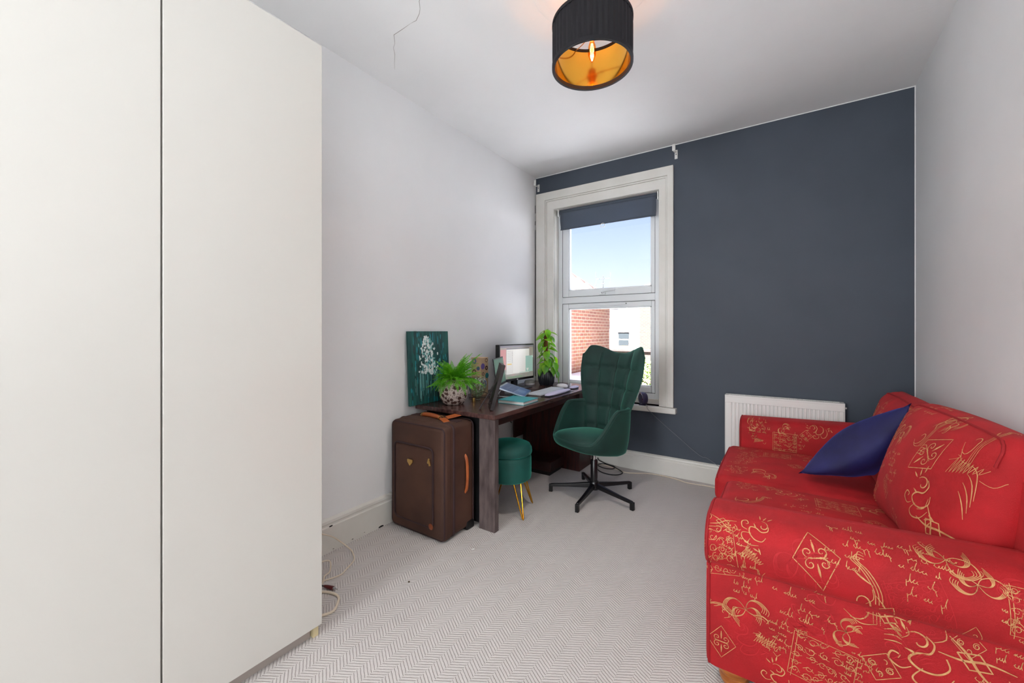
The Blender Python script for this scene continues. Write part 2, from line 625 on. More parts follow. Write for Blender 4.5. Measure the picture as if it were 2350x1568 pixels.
wt.part('sill', MB().box(-2.0, -.722, D - .055, WY + .02, HZ0 - .047, HZ0), TRIM, bevel=.008)
wt.part('bottom_board', MB().box(HX0, HX1, WY - .012, WY + .06, HZ0, HZ0 + .045), TRIM, bevel=.003)
# outer frame
FZ0 = .615
fr = MB().box(HX0 + .003, -1.829, WY, WY + .07, FZ0, HZ1 - .003).box(-.921, HX1 - .003, WY, WY + .07, FZ0, HZ1 - .003)
fr.box(-1.829, -.921, WY, WY + .07, FZ0, .667).box(-1.829, -.921, WY, WY + .07, HZ1 - .055, HZ1 - .003)
frame = wt.part('frame', fr, UPVC, bevel=.004)
wt.part('transom', MB().box(-1.829, -.921, WY, WY + .07, 1.493, 1.556), UPVC, bevel=.006)
def sash(z0, z1, g0, g1):
    m = MB()
    X0, X1, gx0, gx1 = -1.826, -.924, -1.762, -.953
    y0, y1 = WY + .004, WY + .06
    m.box(X0, gx0, y0, y1, z0, z1).box(gx1, X1, y0, y1, z0, z1).box(gx0, gx1, y0, y1, z0, g0).box(gx0, gx1, y0, y1, g1, z1)
    s = wt.part('sash', m, UPVC, bevel=.005)
    b = MB()
    for (a, c, e, f2) in ((gx0, gx0 + .01, g0, g1), (gx1 - .01, gx1, g0, g1), (gx0, gx1, g0, g0 + .01), (gx0, gx1, g1 - .01, g1)):
        b.box(a, c, y0 + .008, y1 - .01, e, f2)
    wt.part('glazing_bead', b, UPVC, s)
    wt.part('pane', MB().box(gx0 + .002, gx1 - .002, WY + .034, WY + .038, g0 + .002, g1 - .002), GLASS, s)
    gk = MB().box(X0 - .003, X0, y0 + .002, y1, z0, z1).box(X1, X1 + .003, y0 + .002, y1, z0, z1).box(X0, X1, y0 + .002, y1, z0 - .003, z0).box(X0, X1, y0 + .002, y1, z1, z1 + .003)
    wt.part('gasket', gk, mat('grey_gasket', (70, 72, 76), .8), s)
    return s
sash(.670, 1.490, .722, 1.443)
us = sash(1.559, 2.372, 1.620, 2.315)
hd = MB().box(-1.435, -1.375, WY - .012, WY + .006, 1.566, 1.588)
h2 = wt.part('handle', hd, UPVC, bevel=.004)
wt.part('lever', MB().tube([(-1.405, WY - .016, 1.582), (-1.385, WY - .03, 1.594), (-1.33, WY - .032, 1.600), (-1.275, WY - .032, 1.603)], [.009, .009, .008, .006], 8), UPVC, h2, smooth=True)
wt.part('screw', MB().lathe([(0, .001), (.004, 0)], n=8).xf(Matrix.Translation((-1.405, WY - .0265, 1.583)) @ Matrix.Rotation(R(90), 4, 'X')), DARK, h2)
tv = wt.part('trickle_vent', MB().box(-1.60, -1.17, WY - .010, WY + .006, 1.462, 1.482), UPVC, bevel=.003)
wt.part('screw', MB().box(-1.18, -1.172, WY - .0115, WY - .0095, 1.470, 1.478), DARK, tv)

# ------------------------------------------------------------------ roller blind
bt = Thing('roller_blind', (-1.37, 3.60, 2.215), 'slate grey roller blind pulled part way down the window', 'blind')
BYY = 3.592
tb = MB().tube([(-1.83, BYY + .008, 2.397), (-.893, BYY + .008, 2.397)], .026, 20)
bt.part('roller', tb, BLIND, smooth=True)
def bl(u, v):
    x = -1.815 + u * .917
    z = 2.395 - v * .175
    return (x + (.006 * math.sin(v * 3) if u > .99 else 0) - (.004 * math.sin(v * 5) if u < .01 else 0), BYY - .019 - .004 * math.sin(v * PI), z)
fab = MB().grid(bl, 24, 10)
fo = bt.part('fabric', fab, BLIND, smooth=True)
so = fo.modifiers.new('s', 'SOLIDIFY')
so.thickness = .001
bt.part('hem_bar', MB().box(-1.815, -.898, BYY - .022, BYY - .014, 2.216, 2.228), BLIND, bevel=.003)
for x in (-1.842, -.882):
    bt.part('bracket', MB().box(x - .005, x + .005, BYY - .02, BYY + .045, 2.36, 2.427), METALW, bevel=.002)
bt.part('head_rail', MB().box(-1.84, -.885, BYY + .0, BYY + .03, 2.4225, 2.4268), CHROME)
pull = MB().tube(spline([(-1.375, BYY - .026, 2.222), (-1.392, BYY - .027, 2.212), (-1.39, BYY - .027, 2.19), (-1.36, BYY - .027, 2.19), (-1.358, BYY - .027, 2.212)], 5, True), .003, 6, True)
bt.part('pull_tab', pull, METALW, smooth=True)

# ------------------------------------------------------------------ curtain pole brackets
def hook(x, z, label):
    t = Thing('curtain_bracket', (x, D, z), label, 'bracket', 'curtain pole brackets over the window')
    t.part('back_plate', MB().box(x - .012, x + .012, D - .005, D, z - .045, z + .03), METALW, bevel=.003)
    t.part('arm', MB().tube(spline([(x, D - .004, z + .012), (x - .004, D - .03, z + .006), (x - .006, D - .055, z + .002), (x - .006, D - .066, z + .02)], 5), .006, 8), METALW, smooth=True)
    t.part('cup', MB().box(x - .018, x + .008, D - .074, D - .06, z + .0, z + .055), METALW, bevel=.005)
    t.part('screw', MB().box(x - .003, x + .003, D - .0062, D - .0048, z - .012, z - .002), DARK)
hook(-.728, 2.705, 'white curtain pole bracket on the blue wall right of the window')
hook(-2.055, 2.685, 'white curtain pole bracket in the corner by the left wall')

# ------------------------------------------------------------------ ceiling rose + pendant lamp
PX, PY = -.707, 1.703
rose = MB().lathe([(.27, 0), (.27, -.006), (.245, -.014), (.225, -.010), (.215, -.018), (.17, -.014), (.15, -.02), (.09, -.022), (.07, -.034), (0, -.036)], (PX, PY, CZ), 56,
                  lambda q, i: 1 + (.012 * math.sin(14 * q) if 3 <= i <= 6 else 0))
struct(rose.build('trim_1', CEIL, smooth=True, angle=60))
lt = Thing('pendant_lamp', (PX, PY, 2.411), 'pleated black velvet drum pendant lamp with gold lining and a lit bulb', 'lamp')
RB, ZB, ZT = .175, 2.411, 2.606
def pleat(q, i):
    return 1 + .024 * (abs((q * 46 / (2 * PI)) % 1 - .5) * 2 - .5)
sh = MB()
NP = 46 * 6
sh.lathe([(RB, ZB + .012), (RB + .001, ZB + .05), (RB + .001, ZB + .1), (RB + .001, ZB + .15), (RB, ZT - .008)], (PX, PY, 0), NP, pleat)
sh.f = sh.f[:-2]
lt.part('shade', sh, VELB, smooth=True, angle=25)
ln = MB().lathe([(RB - .006, ZB + .001), (RB - .006, ZT - .001)], (PX, PY, 0), 64)
ln.f = [tuple(reversed(f)) for f in ln.f[:-2]]
lt.part('lining', ln, LINING, smooth=True)
for z0, z1, nm in ((ZB - .002, ZB + .016, 'bottom_band'), (ZT - .012, ZT + .002, 'top_band')):
    bd = MB().lathe([(RB - .0075, z0), (RB + .004, z0), (RB + .004, z1), (RB - .0075, z1), (RB - .0075, z0)], (PX, PY, 0), 64)
    bd.f = bd.f[:-2]
    lt.part(nm, bd, VELB, smooth=True)
sp = MB()
for k in range(3):
    q = k * 2 * PI / 3 + .35
    c, s_ = math.cos(q), math.sin(q)
    sp.tube(spline([(PX + .02 * c, PY + .02 * s_, 2.575), (PX + .07 * c, PY + .07 * s_, 2.572), (PX + .13 * c, PY + .13 * s_, 2.585), (PX + .168 * c, PY + .168 * s_, 2.598)], 5), .0022, 6)
sp.tube([(PX + .022 * math.cos(k * PI / 8), PY + .022 * math.sin(k * PI / 8), 2.575) for k in range(16)], .0025, 6, True)
lt.part('spider', sp, BRASS, smooth=True)
lt.part('lamp_holder', MB().lathe([(.006, .07), (.016, .06), (.019, .03), (.019, .012), (.014, 0), (.014, -.016), (.010, -.02)], (PX, PY, 2.55), 20), mat('copper_holder', (196, 128, 90), .3, metal=.6), smooth=True)
lt.part('cord', MB().tube([(PX, PY, 2.60), (PX, PY, CZ - .03)], .0035, 8), MOUSEW, smooth=True)
lt.part('canopy', MB().lathe([(.05, -.034), (.05, -.05), (.04, -.058), (0, -.06)], (PX, PY, CZ), 24), MOUSEW, smooth=True)
blb = MB().lathe([(.009, 2.532), (.0105, 2.522), (.016, 2.505), (.0185, 2.485), (.0165, 2.463), (.010, 2.445), (.003, 2.432), (0, 2.430)], (PX, PY, 0), 20)
blb.f = blb.f[:-1]
bo = lt.part('bulb', blb, BULBG, smooth=True)
fl = MB()
for k in range(4):
    q = k * PI / 2 + .4
    fl.tube([(PX + .003 * math.cos(q), PY + .003 * math.sin(q), 2.515), (PX + .008 * math.cos(q), PY + .008 * math.sin(q), 2.485), (PX + .002 * math.cos(q), PY + .002 * math.sin(q), 2.455)], .0012, 6)
lt.part('filament', fl, FIL, bo)
pl_d = bpy.data.lights.new('pendant_bulb_light', 'POINT')
pl_d.energy = 2.0
pl_d.color = (1, .72, .38)
pl_d.shadow_soft_size = .012
plo = bpy.data.objects.new('pendant_bulb_light', pl_d)
COL.objects.link(plo)
plo.location = (PX, PY, 2.483)

# extra spot fill added inside the shade, aimed down to brighten the floor
ps_d = bpy.data.lights.new('floor_fill_spot', 'SPOT')
ps_d.energy = 34
ps_d.color = (1, .95, .89)
ps_d.spot_size = R(112)
ps_d.spot_blend = 1.0
ps_d.shadow_soft_size = .03
pso = bpy.data.objects.new('floor_fill_spot', ps_d)
COL.objects.link(pso)
pso.location = (PX, PY, 2.43)

# ------------------------------------------------------------------ wardrobe
wd = Thing('wardrobe', (-1.80, .41, 0), 'tall white wardrobe with two plain gloss doors along the left wall', 'wardrobe')
WX = -1.53
Y0, YM, Y1 = -.088, .412, .914
wd.part('carcass', MB().box(-2.06, WX - .022, Y0 + .002, Y1 - .004, .043, 2.36), CARCASS, bevel=.002)
wd.part('plinth', MB().box(-2.04, WX - .026, Y0 + .002, Y1 - .035, 0, .058), mat('taupe_plinth', (176, 166, 158), .5))
wd.part('foot_strip', MB().box(-2.04, WX - .012, Y1 - .03, Y1 - .008, 0, .05), CREAM, bevel=.001)
for a, b in ((Y0, YM - .0022), (YM + .0022, Y1)):
    wd.part('door', MB().box(WX - .019, WX, a, b, .045, 2.365), DOOR, bevel=.002)

# ------------------------------------------------------------------ radiator
rt = Thing('radiator', (0, 3.49, .13), 'white ribbed panel radiator on the blue wall behind the sofa', 'radiator')
RX0, RX1, RZ0, RZ1, RY = -.352, .352, .135, .735, 3.45
pf = []
nrib = 27
pit = (RX1 - RX0 - .05) / nrib
poly = [(RX0, RY + .022), (RX0, RY + .004), (RX0 + .004, RY)]
for k in range(nrib):
    a = RX0 + .025 + k * pit
    poly += [(a + pit * .62, RY), (a + pit * .70, RY + .008), (a + pit * .92, RY + .008), (a + pit, RY)]
poly += [(RX1 - .004, RY), (RX1, RY + .004), (RX1, RY + .022)]
rt.part('front_panel', MB().prism(poly, RZ0 + .055, RZ1 - .055).box(RX0, RX1, RY, RY + .022, RZ1 - .055, RZ1 - .012).box(RX0, RX1, RY, RY + .022, RZ0, RZ0 + .055), METALW, bevel=.002)
rt.part('back_panel', MB().box(RX0, RX1, RY + .062, RY + .082, RZ0, RZ1 - .012), METALW, bevel=.002)
rt.part('side_cover', MB().box(RX0 - .003, RX0, RY, RY + .082, RZ0 + .02, RZ1), METALW)
rt.part('side_cover', MB().box(RX1, RX1 + .003, RY, RY + .082, RZ0 + .02, RZ1), METALW)
gr = MB().box(RX0, RX1, RY, RY + .016, RZ1 - .012, RZ1).box(RX0, RX1, RY + .066, RY + .082, RZ1 - .012, RZ1).box(RX0, RX0 + .02, RY + .016, RY + .066, RZ1 - .012, RZ1).box(RX1 - .02, RX1, RY + .016, RY + .066, RZ1 - .012, RZ1)
for k in range(56):
    x = RX0 + .02 + (k + .5) * (RX1 - RX0 - .04) / 56
    gr.box(x - .003, x + .003, RY + .016, RY + .066, RZ1 - .010, RZ1 - .001)
gr.box(RX0 + .02, RX1 - .02, RY + .040, RY + .043, RZ1 - .008, RZ1)
rt.part('grille', gr, METALW)
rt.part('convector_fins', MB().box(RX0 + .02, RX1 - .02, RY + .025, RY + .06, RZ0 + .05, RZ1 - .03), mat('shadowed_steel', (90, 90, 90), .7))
rt.part('bleed_valve', MB().tube([(RX1 + .003, RY + .04, .700), (RX1 + .016, RY + .04, .700)], .006, 10), METALW, smooth=True)
vv = MB().tube([(-.381, 3.47, 0), (-.381, 3.47, .17)], .0075, 10).tube([(-.381, 3.47, .165), (-.35, 3.47, .165)], .008, 10).lathe([(.010, 0), (.012, .02), (.010, .03), (.004, .04), (.003, .055), (0, .056)], (-.381, 3.47, .165), 14)
rt.part('valve', vv, CHROME, smooth=True)

# ------------------------------------------------------------------ desk
DX1, DX0, DY0, DY1, DT = -1.402, -2.070, 1.905, 3.515, .72
dk = Thing('desk', (-1.74, 2.71, 0), 'dark wood desk with a thick front leg along the white wall', 'desk')
dk.part('desktop', MB().box(DX0, DX1, DY0, DY1, DT - .028, DT), DESKW, bevel=.003)
dk.part('front_leg', MB().box(-1.552, -1.432, 1.95, 1.992, 0, DT - .028), DESKL, bevel=.003)
dk.part('front_leg', MB().box(-1.575, -1.432, 3.463, 3.505, 0, DT - .028), DESKL, bevel=.003)
dk.part('end_panel', MB().box(-2.03, -1.552, 1.975, 1.992, .02, DT - .028), BLACKP)
dk.part('end_panel', MB().box(-2.03, -1.552, 3.463, 3.48, 0, DT - .028), DESKR)
dk.part('apron', MB().box(-1.50, -1.478, 1.992, 3.463, DT - .095, DT - .028), DESKR, bevel=.002)
dk.part('pedestal', MB().box(-2.03, -1.45, 3.215, 3.46, 0, DT - .03), DESKR, bevel=.002)
dk.part('modesty_panel', MB().box(-2.03, -2.012, 3.05, 3.215, .25, DT - .03), DESKR)
dk.part('low_shelf', MB().box(-2.0, -1.60, 2.97, 3.215, .035, .115), mat('deep_red_stain', (58, 14, 12), .5, col2=(36, 8, 8), vscale=5), bevel=.004)
dk.part('shelf_skid', MB().box(-1.98, -1.62, 2.985, 3.20, 0, .035), BLACKP)

# ------------------------------------------------------------------ suitcase
SX0, SX1, SY0, SY1, SZ = -2.048, -1.592, 1.685, 1.955, .668
st = Thing('suitcase', ((SX0 + SX1) / 2, (SY0 + SY1) / 2, 0), 'large upright brown fabric suitcase with tan leather handles beside the desk', 'suitcase')
sw, sd_ = SX1 - SX0, SY1 - SY0
scx, scy = (SX0 + SX1) / 2, (SY0 + SY1) / 2
body = pillow(sw - .004, sd_ - .035, SZ - .012, r=.03, crown=(.006, .004, .006), n=14)
body.xf(Matrix.Translation((scx, scy + .016, .012 + (SZ - .012) / 2)))
st.part('body', body, CASE, smooth=True, merge=True)
fp = pillow(sw, .075, SZ - .012, r=.026, crown=(.003, .010, .004), n=14).xf(Matrix.Translation((scx, SY0 + .035, .012 + (SZ - .012) / 2 - .006)))
fpo = st.part('front_panel', fp, CASE, smooth=True, merge=True)
pk = pillow(sw - .13, .05, SZ - .20, r=.02, crown=(.002, .014, .003), n=12).xf(Matrix.Translation((scx - .018, SY0 + .012, .30)))
pko = st.part('pocket', pk, CASE, smooth=True, merge=True)
def rrect(x0, x1, z0, z1, r, y, n=5):
    out = []
    for cx, cz, a in ((x1 - r, z1 - r, 0), (x0 + r, z1 - r, 90), (x0 + r, z0 + r, 180), (x1 - r, z0 + r, 270)):
        for k in range(n + 1):
            q = R(a + 90 * k / n)
            out.append((cx + r * math.cos(q), y, cz + r * math.sin(q)))
    return out
st.part('pocket_zip', MB().tube(rrect(scx - .183, scx + .148, .075, .535, .03, SY0 - .0105), .006, 6, True), CASED, pko, smooth=True)
st.part('piping', MB().tube(rrect(SX0 + .006, SX1 - .006, .012, SZ - .013, .028, SY0 + .006), .005, 6, True), CASED, fpo, smooth=True)
st.part('gusset_zip', MB().tube(rrect(SX0 - .001, SX1 + .001, .016, SZ - .004, .03, SY0 + .078), .008, 6, True), CASED, smooth=True)
st.part('piping', MB().tube(rrect(SX0 + .002, SX1 - .002, .014, SZ - .002, .035, SY1 - .012), .005, 6, True), CASED, smooth=True)
st.part('top_webbing', MB().box(SX0 + .03, SX1 - .03, scy + .0, scy + .055, SZ - .002, SZ + .0045), CASED, bevel=.002)
st.part('side_webbing', MB().box(SX1 - .006, SX1 - .0005, scy + .03, scy + .07, .05, SZ - .05), CASE, bevel=.002)
hz = [(SX1 - .004, scy + .045, .47), (SX1 + .014, scy + .044, .44), (SX1 + .02, scy + .044, .36), (SX1 + .014, scy + .044, .27), (SX1 - .004, scy + .045, .24)]
st.part('side_handle', MB().tube(spline(hz, 5), .009, 8), LEATH, smooth=True)
th = MB().tube(spline([(scx - .10, scy + .015, SZ + .004), (scx - .085, scy + .012, SZ + .016), (scx - .02, scy + .006, SZ + .020), (scx + .05, scy - .002, SZ + .017), (scx + .075, scy - .004, SZ + .006)], 6), [.008 + .006 * math.sin(PI * k / 24) for k in range(25)], 10)
tho = st.part('top_handle', th, LEATH, smooth=True)
tgm = Matrix.Translation((scx + .105, scy + .035, SZ + .014)) @ Euler((R(8), R(-8), R(62))).to_matrix().to_4x4()
st.part('luggage_tag', MB().box(-.015, .10, -.024, .024, 0, .006).xf(tgm), LEATH, tho, bevel=.004)
st.part('luggage_tag', MB().box(-.01, .05, -.022, .022, -.01, -.004).xf(Matrix.Translation((scx + .10, scy - .01, SZ + .02)) @ Euler((0, R(12), R(-20))).to_matrix().to_4x4()), LEATH, tho, bevel=.003)
rg = [(scx - .10, scy + .015 + .02 * math.cos(k * PI / 6), SZ + .012 + .012 * math.sin(k * PI / 6)) for k in range(12)]
st.part('ring', MB().tube(rg, .003, 6, True), BRASS, tho, smooth=True)
st.part('ring', MB().tube([(scx + .075 + .004 * math.cos(k * PI / 6), scy - .004 + .018 * math.cos(k * PI / 6), SZ + .014 + .013 * math.sin(k * PI / 6)) for k in range(12)], .003, 6, True), BRASS, tho, smooth=True)
bdg = [(scx - .047, .452), (scx - .003, .452), (scx - .003, .436), (scx - .025, .412), (scx - .047, .436)]
st.part('badge', MB().prism(bdg, SY0 - .032, SY0 - .024, 'y'), BRASS, bevel=.002)
for dx, dz, rot in ((.128, .47, .3), (.134, .458, -.2)):
    m4 = Matrix.Translation((scx + dx, SY0 - .026, dz)) @ Matrix.Rotation(rot, 4, 'Y')
    st.part('zip_pull', MB().box(-.006, .006, -.004, .004, -.018, .012).xf(m4), BRASS, bevel=.002)
st.part('corner_patch', MB().lathe([(0, .004), (.010, .003), (.018, 0)], n=14).xf(Matrix.Translation((scx + .135, SY0 - .016, .085)) @ Matrix.Rotation(R(90), 4, 'X')), CORNR, smooth=True)
st.part('base_guard', MB().box(SX1 - .045, SX1 + .004, SY1 - .075, SY1 - .002, 0, .055), BLACKP, bevel=.01, seg=3)
st.part('base_guard', MB().box(SX0 - .003, SX0 + .04, SY1 - .075, SY1 - .002, 0, .055), BLACKP, bevel=.01, seg=3)
for x in (SX0 + .04, SX1 - .04):
    st.part('stud_foot', MB().lathe([(.014, 0), (.014, .016), (.008, .022)], (x, SY0 + .035, 0), 12), BLACKP)

# ------------------------------------------------------------------ stool
tx, ty = -1.545, 2.27
so_ = Thing('footstool', (tx, ty, 0), 'round teal velvet footstool with gold hairpin legs under the desk', 'stool')
so_.part('drum', MB().lathe([(0, .218), (.14, .22), (.150, .228), (.153, .25), (.153, .36), (.150, .378), (.145, .384), (0, .384)], (tx, ty, 0), 40), TEALV, smooth=True)
so_.part('lid', MB().lathe([(0, .386), (.146, .386), (.154, .392), (.157, .405), (.155, .43), (.144, .45), (.115, .462), (.06, .469), (0, .471)], (tx, ty, 0), 40), TEALV, smooth=True)
for k in range(4):
    q = R(-27 + 90 * k)
    def P(r, z, side):
        c, s2 = math.cos(q), math.sin(q)
        return (tx + r * c - side * s2, ty + r * s2 + side * c, z)
    so_.part('leg', MB().tube([P(.11, .222, .028), P(.185, .012, .004), P(.190, .005, 0), P(.185, .012, -.004), P(.11, .222, -.028)], .0052, 8), GOLD, smooth=True)

# ------------------------------------------------------------------ swivel chair (faces the camera end of the room)
CX, CY = -1.151, 2.813
ct = Thing('swivel_chair', (CX, CY, 0), 'green velvet wing-back swivel chair on black five-star base before the window', 'chair')
for k in range(5):
    q = R(272 + 72 * k)
    c, s2 = math.cos(q), math.sin(q)
    rr = .325
    lg = MB()
    def Q(r, side, z):
        return (CX + r * c - side * s2, CY + r * s2 + side * c, z)
    prf = [(.02, .017, .062, .098), (.12, .0155, .055, .083), (.22, .0135, .048, .070), (rr - .012, .012, .042, .062), (rr, .011, .042, .060)]
    vs2 = []
    for r_, w_, zb, zt in prf:
        vs2 += [Q(r_, -w_, zb), Q(r_, w_, zb), Q(r_, w_ * .8, zt), Q(r_, -w_ * .8, zt)]
    fs2 = [(0, 1, 2, 3), (16, 19, 18, 17)]
    for i in range(4):
        for j in range(4):
            fs2.append((i * 4 + j, (i + 1) * 4 + j, (i + 1) * 4 + (j + 1) % 4, i * 4 + (j + 1) % 4))
    lg.add(vs2, fs2)
    lo = ct.part('leg', lg, BLACKM, bevel=.004)
    mq = Matrix.Translation((CX, CY, 0)) @ Matrix.Rotation(q, 4, 'Z')
    ct.part('glide', MB().box(rr - .016, rr + .012, -.012, .012, 0, .056).xf(mq), BLACKP, lo, bevel=.004)
ct.part('hub', MB().lathe([(.022, .045), (.034, .05), (.036, .075), (.034, .105), (.028, .112)], (CX, CY, 0), 24), BLACKM, smooth=True)
ct.part('sleeve', MB().lathe([(.026, .108), (.026, .262), (.023, .266)], (CX, CY, 0), 24), BLACKM, smooth=True)
ct.part('gas_lift', MB().lathe([(.0135, .26), (.0135, .36)], (CX, CY, 0), 20), CHROME, smooth=True)
ct.part('seat_plate', MB().box(CX - .09, CX + .09, CY - .09, CY + .09, .332, .35), BLACKM, bevel=.006)
# bucket: seat pan with arms growing out of it
def rimz(th):
    a = abs(th)
    return .435 + .225 * sstep(R(38), R(88), a) - .03 * sstep(R(150), R(178), a)
def rimr(th, k=1.0):
    sx, sy = math.sin(th), math.cos(th)
    ex = 2.6
    r = 1 / ((abs(sx) / .27) ** ex + (abs(sy) / (.285 if sy > 0 else .20)) ** ex) ** (1 / ex)
    return r * k
def bucket(inner):
    def fn(u, v):
        th = -PI + 2 * PI * u
        z1 = rimz(th)
        if inner:
            base, zb, sh_ = .385, .385, .026
        else:
            base, zb, sh_ = .338, .338, 0
        rm = rimr(th) - sh_
        if v < .45:
            q = v / .45
            r_ = rm * .86 * q
            z = zb + .012 * q ** 3 + .035 * max(0, math.cos(th)) * q * q
        else:
            q = (v - .45) / .55
            r_ = rm * (.86 + .14 * math.sin(q * PI / 2))
            zb = zb + .035 * max(0, math.cos(th))
            z = zb + .012 + (z1 - zb - .012) * (1 - math.cos(q * PI / 2)) ** .85
        return (CX + r_ * math.sin(th), CY - r_ * math.cos(th), z)
    return fn
bk = MB().grid(bucket(False), 72, 18)
n0 = len(bk.v)
bi = MB().grid(bucket(True), 72, 18)
bi.f = [tuple(reversed(f)) for f in bi.f]
bk.add(bi.v, bi.f)
wv = 73
for i in range(72):
    a = 18 * wv + i
    bk.f.append((a, a + 1, n0 + a + 1, n0 + a))
TURN = Matrix.Translation((CX, CY, 0)) @ Matrix.Rotation(R(-24), 4, 'Z') @ Matrix.Translation((-CX, -CY, 0))
bko = ct.part('bucket_shell', bk.xf(TURN), GREEN, smooth=True, merge=True, angle=70)
ct.part('edge_welt', MB().tube([(CX + (rimr(t_) - .013) * math.sin(t_), CY - (rimr(t_) - .013) * math.cos(t_), rimz(t_) + .002) for t_ in [R(-150 + 300 * k / 80) for k in range(81)]], .016, 8).xf(TURN), GREEN, bko, smooth=True)
sc = puff(.43, .47, .105, crown=(0, 0, .018), n=14, e=3.2).xf(TURN @ Matrix.Translation((CX, CY - .045, .425)) @ Matrix.Rotation(R(-4), 4, 'X'))
ct.part('seat_cushion', sc, GREEN, smooth=True, merge=True)
# quilted wing back
def backp(u, v, front):
    s_ = 2 * u - 1
    h = v
    hw = .20 + .115 * sstep(.1, .85, h)
    a = abs(s_)
    top = 1.050 + .056 * sstep(.1, .80, a) - .075 * sstep(.74, 1.0, a) ** 2
    z = .40 + (top - .40) * h
    x = s_ * hw
    yc = .15 + .115 * h + .02 * h * h
    y = yc - (.105 * (.6 + .4 * h)) * a ** 2.4
    edge = (1 - a ** 8) * (1 - h ** 14)
    th = .022 + .03 * edge
    if front:
        gx = abs(((s_ + 1) * 2) % 1 - .5) * 2
        hz_ = (z - .34) / .15
        gz = abs(hz_ % 1 - .5) * 2
        tuft = (1 - gx ** 6) * (1 - gz ** 6)
        return (CX + x, CY + y - th * .62 - .020 * tuft * edge + .006, z)
    return (CX + x * .985, CY + y + th * .5, z)
NU, NV = 48, 56
qb = MB().grid(lambda u, v: backp(u, v, True), NU, NV)
n1 = len(qb.v)
qr = MB().grid(lambda u, v: backp(u, v, False), NU, NV)
qr.f = [tuple(reversed(f)) for f in qr.f]
qb.add(qr.v, qr.f)
w2 = NU + 1
for i in range(NU):
    qb.f.append((NV * w2 + i, NV * w2 + i + 1, n1 + NV * w2 + i + 1, n1 + NV * w2 + i))
    qb.f.append((i + 1, i, n1 + i, n1 + i + 1))
for j in range(NV):
    qb.f.append((j * w2, (j + 1) * w2, n1 + (j + 1) * w2, n1 + j * w2))
    qb.f.append(((j + 1) * w2 + NU, j * w2 + NU, n1 + j * w2 + NU, n1 + (j + 1) * w2 + NU))
bo2 = ct.part('backrest', qb.xf(TURN), GREEN, smooth=True, angle=80)
smat = mat('green_seam', (8, 30, 26), .9)
for k in (1, 2, 3):
    pts = []
    for j in range(4, 54):
        p = backp(k / 4, j / 56, True)
        pts.append((p[0], p[1] - .001, p[2]))
    ct.part('seam', MB().tube(pts, .0022, 5).xf(TURN), smat, bo2)
for zc in (.64, .79, .94):
    pts = []
    for i in range(3, 46):
        u = i / 48
        lo_, hi_ = 0, 1
        for _ in range(18):
            md = (lo_ + hi_) / 2
            if backp(u, md, True)[2] < zc:
                lo_ = md
            else:
                hi_ = md
        p = backp(u, lo_, True)
        pts.append((p[0], p[1] - .001, p[2]))
    ct.part('seam', MB().tube(pts, .0022, 5).xf(TURN), smat, bo2)

# ------------------------------------------------------------------ sofa
sf = Thing('sofa', (.2, 2.4, 0), 'red two-seater sofa woven with gold scrolls and script along the right wall', 'sofa')
def bvh(o):
    me = o.data
    return BVHTree.FromPolygons([v.co[:] for v in me.vertices], [p.vertices[:] for p in me.polygons])
OFF = Vector(sf.loc)

# stroke motifs in a unit square: (points, width, taper)
def spiral(cx, cy, r0, r1, a0, a1, n=14):
    return [(cx + (r0 + (r1 - r0) * k / n) * math.cos(R(a0 + (a1 - a0) * k / n)), cy + (r0 + (r1 - r0) * k / n) * math.sin(R(a0 + (a1 - a0) * k / n))) for k in range(n + 1)]
def cur(pts, n=6):
    return [(p.x, p.y) for p in spline([(x, y, 0) for x, y in pts], n)]
def m_diamond(r):
    out = [([(-.5, 0), (0, .62), (.5, 0), (0, -.62), (-.5, 0)], .035, 0)]
    for sx in (-1, 1):
        for sy in (-1, 1):
            out.append(([(x * sx, y * sy) for x, y in spiral(.15, .13, .13, .02, -120, 330)], .045, .5))
    out += [([(0, .42), (0, .12)], .09, 1), ([(0, -.42), (0, -.12)], .09, 1), ([(-.25, 0), (.25, 0)], .06, 1)]
    return out
def m_square(r):
    out = [([(-.4, -.4), (.4, -.4), (.4, .4), (-.4, .4), (-.4, -.4)], .045, 0)]
    for x in (-.18, .18):
        for y in (-.18, .18):
            out.append((spiral(x, y, .13, .04, r.uniform(0, 360), r.uniform(400, 700)), .06, .3))
    return out
def m_lattice(r):
    out = [([(-.5, -.45), (.5, -.45), (.5, .45), (-.5, .45), (-.5, -.45)], .018, 0), ([(-.44, -.5), (-.44, .5)], .012, 0)]
    for i in range(5):
        for j in range(5):
            x, y = -.38 + i * .19 + r.uniform(-.04, .04), -.36 + j * .18 + r.uniform(-.04, .04)
            a = r.uniform(0, 360)
            out.append((spiral(x, y, r.uniform(.06, .1), .015, a, a + r.choice((-1, 1)) * r.uniform(300, 520), 9), .022, .6))
            out.append((cur([(x - .09, y + r.uniform(-.06, .06)), (x, y + r.uniform(-.07, .07)), (x + .09, y + r.uniform(-.06, .06))], 3), .018, 1))
    return out
def m_script(r, lines=5):
    out = []
    for l in range(lines):
        y = .42 - l * .84 / (lines - 1)
        x = r.uniform(-.5, .0)
        end = x + r.uniform(.35, .8)
        while x < end:
            wlen = r.uniform(.08, .26)
            pts = []
            xx = x
            while xx < x + wlen:
                k = r.random()
                hgt = r.uniform(.10, .17) if k < .2 else (-r.uniform(.08, .14) if k < .32 else r.uniform(.02, .06))
                lean_ = r.uniform(.01, .045)
                pts += [(xx, y + r.uniform(-.02, .02)), (xx + lean_, y + hgt), (xx + lean_ * .4, y + hgt * .4), (xx + .03, y - .012)]
                xx += r.uniform(.03, .07)
            out.append((cur(pts, 3), r.uniform(.010, .022), .4))
            x += wlen + r.uniform(.06, .16)
            y += r.uniform(-.03, .03)
    return out
